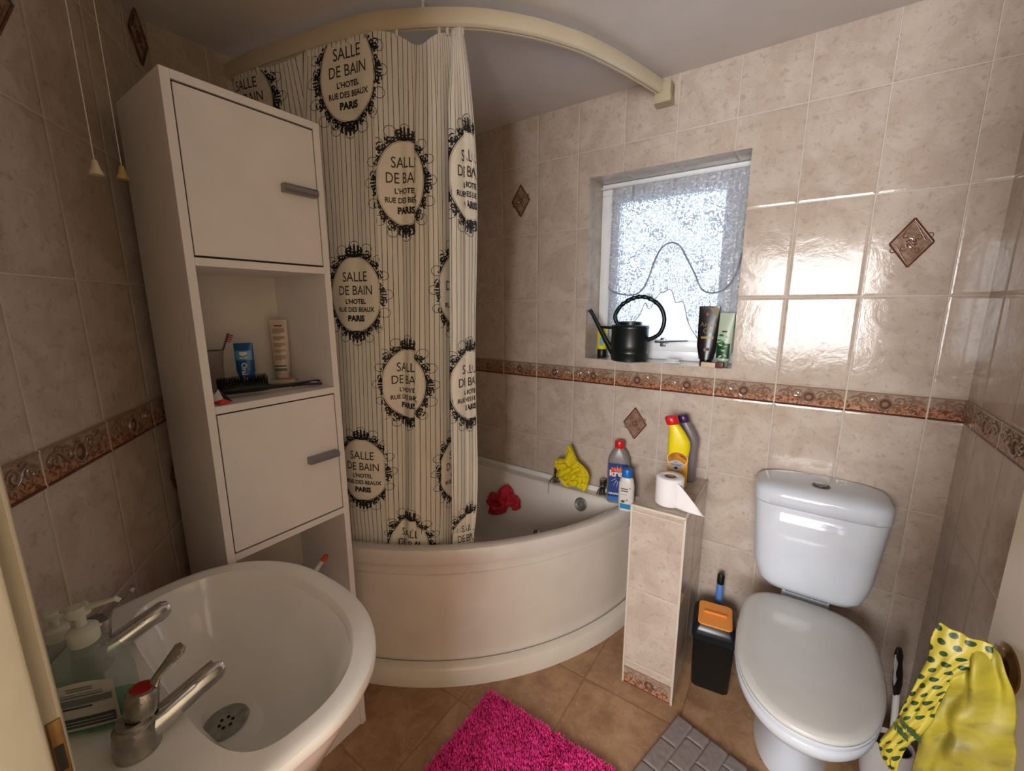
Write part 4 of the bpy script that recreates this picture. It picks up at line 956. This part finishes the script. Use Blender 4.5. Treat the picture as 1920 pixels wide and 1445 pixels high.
o = thing('lotion_bottle', 'small white bottle with blue cap in front of the grey bottle', 'bottle', (.714, -.112, .5655), math.radians(8)); o.scale = (1.22, 1.1, 1.0)
g = G(); g.rings([rb(.046, .030, .014, 0), rb(.050, .034, .016, .004), rb(.054, .036, .017, .05), rb(.054, .036, .017, .11), rb(.044, .032, .015, .140), rb(.028, .026, .0125, .150)]); bb = g.obj('bottle', mat('bottle_white', (222, 216, 206), .3), o, sharp=60)
g = G(); g.lathe([(.016, .148), (.0185, .150), (.0185, .180), (.016, .185), (0, .186)], n=24); g.obj('cap', BLUEP, o)
g = G(); y = -.0184
card(g, -.018, .018, .012, .034, 0, y)
g.lathe([(0, 0), (.0065, .0)], (.004, y, .052), 14, 1, ax=(0, -1, 0)); g.lathe([(0, 0), (.0065, .0)], (-.008, y, .044), 14, 2, ax=(0, -1, 0)); g.lathe([(0, 0), (.0025, .0)], (.004, y-.0004, .052), 10, 3, ax=(0, -1, 0))
for z in (.098, .088): card(g, -.016, .008, z, z+.005, 4, y)
card(g, .012, .017, .104, .108, 4, y); card(g, -.014, .004, .074, .0755, 4, y)
g.obj('label', [mat('label_teal', (34, 132, 186), .4), mat('flower_white', (238, 234, 210), .4), mat('leaf_green', (104, 132, 86), .4), YELP, mat('label_text_grey', (90, 84, 92), .4)], bb, smooth=False)

# yellow toilet cleaner, and the dark one behind it
def duck(lab, x, y, rz, m, mc, label):
    o = thing('toilet_cleaner_bottle', lab, 'bottle', (x, y, .7365), rz, 'toilet cleaner bottles on the pier'); o.scale = (1.34, 1.15, 1.03) if label else (1.15, 1.0, 1.0)
    P = [(0, .052, .034, 0), (0, .056, .038, .004), (0, .056, .038, .12), (.001, .060, .040, .15), (.0, .058, .038, .175), (-.006, .044, .034, .205), (-.014, .033, .030, .228), (-.018, .028, .028, .238)]
    R_ = []
    for dx, w_, d_, z in P: R_.append([Vector((x_+dx, y_, z)) for x_, y_ in rrect(w_, d_, min(w_, d_)*.46, 6)])
    g = G(); g.rings(R_); bb = g.obj('bottle', m, o, sharp=60)
    g = G(); g.lathe([(.0165, 0), (.0175, .002), (.0175, .024), (.014, .030), (0, .032)], (-.019, 0, .236), 20, ax=(-.30, 0, 1)); g.obj('cap', mc, o)
    if label:
        g = G(); y_ = -.0196
        card(g, -.026, .026, .010, .125, 0, y_)
        g.lathe([(0, 0), (.026, 0)], (0, y_-.0003, .110), 30, 0, ax=(0, -1, 0)); g.lathe([(.026, 0), (.0275, .0002)], (0, y_-.0006, .110), 30, 3, ax=(0, -1, 0), cap0=False, cap1=False)
        g.lathe([(0, 0), (.0215, 0)], (-.002, y_-.0008, .085), 28, 1, ax=(0, -1, 0))
        for z, w_ in ((.097, .005), (.090, .015), (.086, .013)): card(g, -.002-w_, -.002+w_, z, z+.0016, 2, y_-.0014)
        g.lathe([(0, 0), (.005, 0)], (-.002, y_-.0014, .076), 16, 4, ax=(0, -1, 0))
        g.obj('label', [mat('label_amber', (226, 150, 30), .4), mat('label_offwhite', (228, 220, 214), .4), INK2, mat('label_pale_yellow', (236, 214, 120), .4), mat('label_seal_blue', (40, 70, 130), .4)], bb, smooth=False)
duck('yellow toilet cleaner bottle with red angled cap on the pier', .915, -.135, math.radians(8), YELP, REDP, True)
duck('dark purple-capped bottle mostly hidden behind the yellow one on the pier', .936, -.058, math.radians(8), mat('cleaner_translucent_grey', (120, 110, 112), .3), mat('cap_purple', (60, 28, 84), .3), False)

# toilet roll
o = thing('toilet_roll', 'white toilet roll standing on the pier with trailing sheet', 'toilet roll', (.930, -.300, .7365))
g = G(); g.lathe([(.0185, .0), (.045, .0), (.047, .003), (.047, .097), (.045, .100), (.0205, .100), (.0185, .098)], n=48, cap0=False, cap1=False)
g.add([], []); g.obj('roll', PAPER, o, sharp=60)
g = G(); g.lathe([(.0185, .001), (.0185, .099)], n=32, cap0=False, cap1=False); g.obj('cardboard_core', mat('cardboard_core', (150, 130, 112), .9), o)
V = []; Fc = []
for i in range(15):
    s_ = i/14; bx = .030+.088*s_; by = -.034+.002*s_-.006*math.sin(s_*PI)
    for j in range(11):
        q = j/10; top = .090*(1-s_**1.25)+.001; z = .0015+top*q
        V.append((bx+.010*(1-q)*s_, by-.012*(1-q)*s_, z))
for i in range(14):
    for j in range(10): k = i*11+j; Fc.append((k, k+11, k+12, k+1))
ts = mesh_obj('trailing_sheet', V, Fc, PAPER, o); md = ts.modifiers.new('s', 'SOLIDIFY'); md.thickness = .0008

# ------------------------------------------------------------------ window sill items
wc = thing('watering_can', 'small black plastic watering can on the window sill', 'watering can', (.650, .024, 1.187)); wc.scale = (1.12, 1.0, 1.14)
CANM = mat('can_black_green', (16, 24, 24), .32)
g = G(); g.lathe([(.064, 0), (.068, .003), (.0685, .03), (.069, .0305), (.0685, .032), (.070, .045), (.0705, .046), (.0700, .060), (.0705, .118), (.072, .122), (.072, .130), (.068, .134), (.045, .136), (.044, .146), (.040, .147), (.039, .136), (.0, .136)], n=44); g.obj('body', CANM, wc, sharp=50)
g = G(); g.tube([(-.060, 0, .022), (-.095, 0, .072), (-.130, 0, .130), (-.158, 0, .176), (-.168, 0, .190)], [.015, .0115, .009, .0075, .0085], 14); g.tube([(-.068, 0, .122), (-.128, 0, .124)], [.006, .005], 10); g.obj('spout', CANM, wc)
hp = catmull([(-.045, 0, .130), (-.062, 0, .165), (-.040, 0, .205), (.005, 0, .232), (.055, 0, .235), (.105, 0, .205), (.125, 0, .155), (.110, 0, .105), (.066, 0, .080)], 10)
g = G(); g.tube(hp, [.0100+(.0016*math.sin(i*1.5) if 18 < i < 48 else 0) for i in range(len(hp))], 14, flat=.8); g.obj('handle', CANM, wc)
sy = thing('yellow_bottle', 'small yellow bottle with black cap behind the watering can', 'bottle', (.508, .065, 1.187)); sy.scale = (1.1, 1.1, 1.25)
g = G(); g.lathe([(.018, 0), (.019, .002), (.019, .03), (.017, .033)], n=20); g.obj('cap', BLACKP, sy)
g = G(); g.lathe([(.019, .032), (.021, .036), (.021, .100), (.017, .112), (.006, .116)], n=20); g.obj('bottle', YELP, sy)
g = G(); card(g, -.004, .014, .045, .075, 0, -.0215); g.obj('label', mat('small_label_blue', (120, 170, 190), .4), sy, smooth=False)
def deco_argan(o, b, dep, w, h, ch_):
    g = G(); W_ = w/2*1.01
    g.lathe([(0, 0), (.0055, 0)], (-.006, -dep(h*.86)-.0014, h*.865), 18, 0, ax=(0, -1, 0))
    g.add([(0, -dep(h*.96)-.0016, h*.965), (w*.44, -dep(h*.96)-.0016, h*.965), (w*.40, -dep(h*.8)-.0016, h*.80)], [(0, 1, 2)], 1)
    wrap_text(g, 'Argan', .024, 0, h*.69, dep, 1, .0, 0, W_); wrap_text(g, 'Oil', .027, 0, h*.585, dep, 1, .0, 0, W_)
    flat_patch(g, -w*.30, w*.30, h*.455, h*.495, dep, 2, w=W_)
    g.lathe([(0, 0), (.007, 0)], (-.004, -dep(h*.28)-.0016, h*.27), 18, 3, ax=(0, -1, 0), sx=.7); g.lathe([(0, 0), (.006, 0)], (.006, -dep(h*.28)-.0020, h*.28), 18, 4, ax=(0, -1, 0))
    g.obj('printed_label', [mat('pink_seal', (204, 84, 96), .4), mat('print_gold', (122, 100, 52), .4), mat('band_gold', (146, 120, 40), .35), mat('nut_pale', (170, 130, 100), .4), mat('nut_brown', (96, 66, 52), .4)], b)
squeeze_tube('hair_oil_tube', 'dark brown cosmetic tube with gold band at right end of sill', .953, .050, 1.187, math.radians(2), .074, .232, .023, .024, mat('tube_dark_brown', (26, 20, 24), .25), BLACKG, decor=deco_argan)
def deco_leaf(o, b, dep, w, h, ch_):
    g = G(); W_ = w/2*1.01
    flat_patch(g, -w*.42, w*.42, h*.16, h*.44, dep, 0, w=W_)
    rn = random.Random(3)
    for i in range(16):
        x = rn.uniform(-.016, .014); z = h*rn.uniform(.18, .60); a = rn.uniform(-.9, .9); L = .017
        P = [(x+L*(t_-.5)*math.cos(a), -dep(z)-.0022, z+L*(t_-.5)*math.sin(a)) for t_ in (0, .25, .5, .75, 1)]
        g.tube(P, [.0004, .003, .0042, .003, .0004], 6, 1 if i % 2 else 2)
    flat_patch(g, -w*.16, w*.16, h*.645, h*.675, dep, 0, n=3, w=W_)
    g.obj('printed_label', [mat('leaf_dark_green', (18, 60, 34), .4), mat('leaf_mid_green', (40, 120, 60), .4), mat('leaf_pale', (190, 206, 176), .4)], b)
squeeze_tube('aloe_tube', 'pale green cosmetic tube with leaf print in sill corner', 1.014, .052, 1.187, math.radians(-6), .056, .205, .020, .024, mat('tube_pale_green', (178, 190, 166), .35), mat('cap_pale_green', (150, 160, 140), .4), decor=deco_leaf)
o = thing('small_box', 'little pale and dark red box lying at front right of sill', 'box', (.985, -.006, 1.187), math.radians(-8)); o.scale = (1.25, .9, 1.2)
g = G(); g.box(-.030, .012, -.010, .012, .0005, .016, 0, .002); g.obj('box', mat('box_pale', (206, 180, 160), .4), o)
g = G(); g.box(.0122, .034, -.010, .014, .0005, .019, 0, .002); g.obj('lid', mat('box_dark_red', (96, 54, 50), .35), o)
o = thing('clothes_peg_pieces', 'white plastic sticks lying on sill right of the watering can', 'plastic sticks', (.83, .035, 1.187))
for i, (a, L) in enumerate(((.2, .06), (-.35, .07), (.75, .05), (-.05, .05))):
    g = G(); c_, s_ = math.cos(a), math.sin(a); g.tube([(-L/2*c_, -L/2*s_+.006*i-.01, .004+.003*i), (L/2*c_, L/2*s_+.006*i-.01, .004+.003*i)], .0032, 8, flat=.8); g.obj('stick', WHITEP, o)

# ------------------------------------------------------------------ cloths
def fn(x, y, z): return noise.noise(Vector((x, y, z)))
def crumple(name, lab, outl, center, e1, e2, depth, m, amp=.012, fs=28, seed=0, cat='cloth', ridge=1.0):
    """outline (a,b) in metres in the plane e1,e2 around center; bulges along n"""
    e1 = Vector(e1).normalized(); e2 = Vector(e2).normalized(); n = e1.cross(e2).normalized(); c0 = Vector(center)
    ol = catmull([(a, b, 0) for a, b in outl], 9, True); L = len(ol); K = 34; V = []; Fc = []
    cx = sum(p.x for p in ol)/L; cy = sum(p.y for p in ol)/L
    for side in (1, -1):
        for k in range(K+1):
            r = k/K
            for p in ol:
                a = cx+(p.x-cx)*r; b_ = cy+(p.y-cy)*r
                f = abs(fn(a*fs+seed, b_*fs, seed))*2; f2 = abs(fn(a*fs*2.3, b_*fs*2.3+seed, 5+seed))
                h = depth*math.sqrt(max(0, 1-r**2.4))+(amp*(1-f)*ridge+amp*.5*(1-f2*2)-amp*.75)*(1-r**8*.6)
                wob = amp*.5*fn(a*fs*.8+3, b_*fs*.8, seed+9)
                if side < 0: h = -depth*.25*math.sqrt(max(0, 1-r*r))-.001
                V.append(e1*(a+wob*r)+e2*b_+n*h)
    for sd in (0, 1):
        o_ = sd*(K+1)*L
        for k in range(K):
            for j in range(L):
                q = (o_+k*L+j, o_+k*L+(j+1) % L, o_+(k+1)*L+(j+1) % L, o_+(k+1)*L+j)
                Fc.append(q if sd else q[::-1])
    for j in range(L): Fc.append((K*L+j, K*L+(j+1) % L, (K+1)*L+K*L+(j+1) % L, (K+1)*L+K*L+j))
    o = mesh_obj(name, V, Fc, m, loc=c0); return tag(o, lab, cat)
YCL = mat('yellow_cloth', (222, 200, 14), .8, sss=.05, bump=.5, bscale=500, var=.08, vscale=20)
RCL = mat('red_cloth', (206, 48, 66), .85, bump=.8, bscale=500, var=.1, vscale=30)
crumple('cleaning_cloth', 'bright yellow crumpled cloth draped over bath tap rail', [(-.105, .045), (-.085, .075), (-.045, .085), (-.030, .125), (-.012, .155), (.010, .120), (.030, .085), (.060, .065), (.085, .030), (.080, -.010), (.068, -.050), (.030, -.040), (-.010, -.048), (-.045, -.055), (-.075, -.015), (-.088, .015)],
        (.446, -.080, .635), (1, 0, 0), (0, 0, 1), .026, YCL, .040, 13, 2)
crumple('face_cloth', 'red crumpled cloth lying inside the bath', [(-.10, -.015), (-.085, .025), (-.045, .028), (-.025, .060), (.0, .085), (.028, .060), (.045, .045), (.070, .040), (.085, .012), (.098, -.012), (.080, -.030), (.062, -.012), (.030, -.022), (.010, -.055), (-.030, -.080), (-.082, -.082), (-.085, -.045)],
        (.085, -.125, .435), (1, .0, .0), (0, .35, .94), .024, RCL, .040, 26, 4)

# ------------------------------------------------------------------ mats
PINK = mat('pink_pile', (246, 62, 146), .85, var=.25, vscale=40)
pm = thing('bath_mat', 'bright pink shaggy bath mat on the floor', 'bath mat', (.688, -1.03, 0))
g = G(); g.box(-.250, .250, -.315, .315, .0005, .010, 0, .004); g.obj('backing', mat('pink_backing', (170, 20, 90), .9), pm)
rn = random.Random(5); V = []; Fc = []
for i in range(26000):
    x = rn.uniform(-.249, .249); y = rn.uniform(-.12, .314)
    if (x > .236 or x < -.236 or y > .30) and rn.random() < .25: continue
    h = rn.uniform(.012, .020)*(1+.25*fn(x*22, y*22, 0)); a = rn.uniform(0, 2*PI); l = rn.uniform(.002, .010)
    dx, dy = math.cos(a)*l+.006*fn(x*9, y*9, 3), math.sin(a)*l+.006*fn(x*9, y*9, 8); wd_ = .0021; px_, py_ = -math.sin(a)*wd_, math.cos(a)*wd_
    n = len(V)
    V += [(x-px_, y-py_, .008), (x+px_, y+py_, .008), (x+dx*.5+px_*.9, y+dy*.5+py_*.9, .008+h*.65), (x+dx*.5-px_*.9, y+dy*.5-py_*.9, .008+h*.65), (x+dx, y+dy, .008+h)]
    Fc += [(n, n+1, n+2, n+3), (n+3, n+2, n+4)]
pile = mesh_obj('pile', V, Fc, PINK, pm, smooth=False); pile['kind'] = 'stuff'

gm = thing('toilet_mat', 'grey memory foam mat with brick pattern in front of toilet', 'mat', (1.036, -.412, 0), math.radians(-15))
MG = mat('grey_foam_fabric', (140, 128, 124), .9, bump=.6, bscale=900, var=.1, vscale=60)
W_, D_ = .50, .36; nx_, ny_ = 220, 160; V = []; Fc = []
for i in range(nx_+1):
    for j in range(ny_+1):
        x = W_*i/nx_; y = -D_*j/ny_
        row = math.floor(x/.058); yy = y/.115+(.5 if row % 2 else 0)+.12*fn(x*4, y*4, 2)
        dx_ = abs((x/.058) % 1-.5)*2; dy_ = abs(yy % 1-.5)*2
        gx = max(0, 1-(1-dx_)*.058/2/.006); gy = max(0, 1-(1-dy_)*.115/2/.006)
        gr = max(gx, gy); e = min(x, W_-x, -y, D_+y); ed = min(1, e/.012)
        z = (.016-.007*gr**1.3)*math.sqrt(max(0, 1-(1-ed)**2))+.0005+.0008*fn(x*60, y*60, 0)*ed
        rx = 0
        V.append((x, y, max(.0005, z)))
for i in range(nx_):
    for j in range(ny_): a = i*(ny_+1)+j; Fc.append((a, a+ny_+1, a+ny_+2, a+1)[::-1])
mesh_obj('quilted_top', V, Fc, MG, gm)

# ------------------------------------------------------------------ door, jamb, knob
g = G()
g.box(DX0-.03, DX0, YD-.12, -1.7265, 0, DZ, 0, .003)
g.box(DX1, DX1+.03, YD-.12, -1.735, 0, DZ, 0, .003); g.box(DX0-.03, DX1+.03, YD-.12, -1.735, DZ, DZ+.03, 0, .003)
g.box(DX0, DX0+.014, YD-.12, -1.7375, 0, DZ, 0, .003)
g.box(.735, DX0-.028, -1.7495, -1.733, 0, DZ+.05, 0, .004)
jamb = struct(g.obj('door_1', CREAM))
g = G(); g.box(DX0-.001, DX0+.0012, -1.7375, -1.7285, 1.045, 1.105, 0, .0005); g.box(DX0+.0008, DX0+.0016, -1.7355, -1.7300, 1.058, 1.082, 1); g.obj('strike_plate', [BRASS, BLACKG], jamb)
dl = thing('door_leaf', 'cream painted bathroom door standing open at the right edge', 'door', (1.60, -1.70, 0), 0)
fx_, fy_ = 1.530, -.914       # free edge (left face)
hx_, hy_ = 1.604, -1.70
d = Vector((fx_-hx_, fy_-hy_, 0)); Ld = d.length; dl.location = (hx_, hy_, 0); dl.rotation_euler = (0, 0, math.atan2(d.y, d.x))
g = G(); g.box(0, Ld, -.038, 0, .008, 1.98, 0, .003); g.obj('panel', mat('door_cream', (222, 206, 178), .35, bump=.1, bscale=20), dl)
g = G(); g.lathe([(0, 0), (.032, 0), (.033, .003), (.028, .006), (.026, .008), (.020, .009), (.012, .012), (.010, .022), (.018, .026), (.024, .034), (.025, .042), (.019, .050), (.0, .053)], (Ld-.058, 0, .940), 32, ax=(0, 1, 0)); g.obj('knob', BRASS, dl)

# yellow bag hung from the knob
BAG = newmat('yellow_bag_fabric'); t = NT(BAG); u, v = t.uv()
n1 = t.noise(t.comb(u, v), 9, 6, .65, .8); n2 = t.noise(t.comb(u, v), 30, 4, .6)
c = t.mix(t.mr(n1, .38, .60, 0, .9), rgba((142, 130, 30)), rgba((116, 104, 36)))
c = t.mix(t.mr(t.m('MULTIPLY', n2, n1), .27, .36, 0, .55), c, rgba((84, 76, 42)))
t.link(c, t.out('Base Color')); t.out('Roughness').default_value = .55; t.bump(n2, .3, .003)
DOT = newmat('dotted_yellow_fabric'); t = NT(DOT); u, v = t.uv()
SP = .0130; row = t.m('FLOOR', t.m('DIVIDE', v, SP)); odd = t.m('MULTIPLY', t.m('MODULO', t.m('ABSOLUTE', row), 2.0), .5)
du = t.m('SUBTRACT', t.m('FRACT', t.m('ADD', t.m('DIVIDE', u, .0150), odd)), .5); dv = t.m('SUBTRACT', t.m('FRACT', t.m('DIVIDE', v, SP)), .5)
rr_ = t.m('SQRT', t.m('ADD', t.m('MULTIPLY', du, du), t.m('MULTIPLY', dv, dv)))
notext = t.m('SUBTRACT', 1.0, t.m('MULTIPLY', t.m('GREATER_THAN', v, .146), t.m('LESS_THAN', v, .180)))
dm = t.m('MULTIPLY', t.mr(rr_, .26, .31, 1, 0), notext)
t.link(t.mix(dm, rgba((150, 136, 42)), rgba((18, 46, 20))), t.out('Base Color')); t.out('Roughness').default_value = .5
bag = thing('yellow_bag', 'yellow cloth bag with green-dotted flap hanging from door knob', 'bag', (1.49, -1.0, .9))
def sheet(name, rows, m, parent, org, bulge=.02, rip=.004, nu=40, nv=10, k=0, ufac=1.0, v0=0.0, thick=.002):
    Lf = catmull([r[0] for r in rows], nv); Rt = catmull([r[1] for r in rows], nv)
    V = []; UV = []; Fc = []; vv = v0; prev = None
    for i, (a, b_) in enumerate(zip(Lf, Rt)):
        mid = (a+b_)/2
        if prev is not None: vv += (mid-prev).length
        prev = mid; wd_ = (b_-a).length
        n = Vector((-.55, -.83, 0))
        for j in range(nu+1):
            q = j/nu; p = a.lerp(b_, q)
            p = p+n*(bulge*math.sin(PI*q)+rip*math.sin(q*17+i*.13+k)+rip*1.5*fn(q*4+k, i*.09, k)*2)
            V.append(p-Vector(org)); UV.append((wd_*(q-.5)*ufac, vv))
    N = len(Lf)
    for i in range(N-1):
        for j in range(nu): a = i*(nu+1)+j; Fc.append((a, a+1, a+nu+2, a+nu+1))
    o = mesh_obj(name, V, Fc, m, parent, uvs=UV); md = o.modifiers.new('s', 'SOLIDIFY'); md.thickness = thick; md.offset = 0
    return o
og = (1.49, -1.0, .9)
sheet('bag_body', [((1.470, -1.045, .992), (1.486, -1.05, 1.015)), ((1.462, -1.05, .965), (1.496, -1.065, 1.012)), ((1.455, -1.05, .945), (1.508, -1.07, .985)), ((1.450, -1.05, .915), (1.515, -1.07, .950)), ((1.449, -1.05, .88), (1.520, -1.07, .915)),
                   ((1.450, -1.05, .85), (1.524, -1.07, .88)), ((1.449, -1.05, .79), (1.528, -1.07, .84)), ((1.44, -1.05, .70), (1.532, -1.07, .76)), ((1.43, -1.05, .62), (1.534, -1.07, .66))], BAG, bag, og, .016, .004, 60, 10, 1)
fl_rows = [((1.443, -1.055, 1.026), (1.489, -1.06, 1.021)), ((1.437, -1.058, 1.006), (1.489, -1.066, 1.004)), ((1.4375, -1.062, .975), (1.472, -1.070, .986)), ((1.432, -1.064, .940), (1.459, -1.072, .958)), ((1.427, -1.066, .914), (1.455, -1.074, .940)),
           ((1.422, -1.066, .887), (1.452, -1.075, .918)), ((1.417, -1.067, .862), (1.449, -1.075, .896)), ((1.410, -1.067, .836), (1.441, -1.075, .868)), ((1.408, -1.067, .820), (1.432, -1.075, .846)), ((1.415, -1.067, .803), (1.429, -1.075, .822)), ((1.426, -1.068, .792), (1.4285, -1.072, .793))]
fl = sheet('dotted_flap', fl_rows, DOT, bag, og, .006, .0012, 40, 10, 3)
# green lettering band across the flap
GREEN = mat('print_green', (24, 56, 26), .5)
g = G()
for s_t, px_, pz_ in (('CHOR8', 1.4305, .8745), ('YERC', 1.4225, .8655)):
    tv, tf = textmesh(s_t, .0120, .0011, xs=.52); v = []
    for a, b_ in tv: v.append((px_+a-b_*.10-og[0], -1.0815-og[1]-.25*(px_+a-1.43), pz_-a*.55+b_*.95-og[2]))
    g.add(v, tf)
g.obj('lettering', GREEN, fl)

# ------------------------------------------------------------------ pull cords
def cord(lab, x, y, z, m):
    o = thing('pull_cord', lab, 'pull cord', (x, y, z), group='light pull cords')
    g = G(); g.tube([(0, 0, .020), (0, 0, H-z-.001)], .0009, 6); g.obj('string', WHITEP, o)
    g = G(); g.lathe([(.0115, 0), (.0112, .004), (.008, .010), (.0055, .020), (.0045, .026), (.002, .028)], n=18); g.obj('bell_weight', m, o)
cord('cream pull cord bell, left of the two beside the tall cabinet', .085, -1.484, 1.683, mat('bell_cream', (214, 200, 170), .4))
cord('yellowed pull cord bell, right of the two beside the tall cabinet', .010, -1.424, 1.700, mat('bell_yellowed', (196, 168, 112), .4))
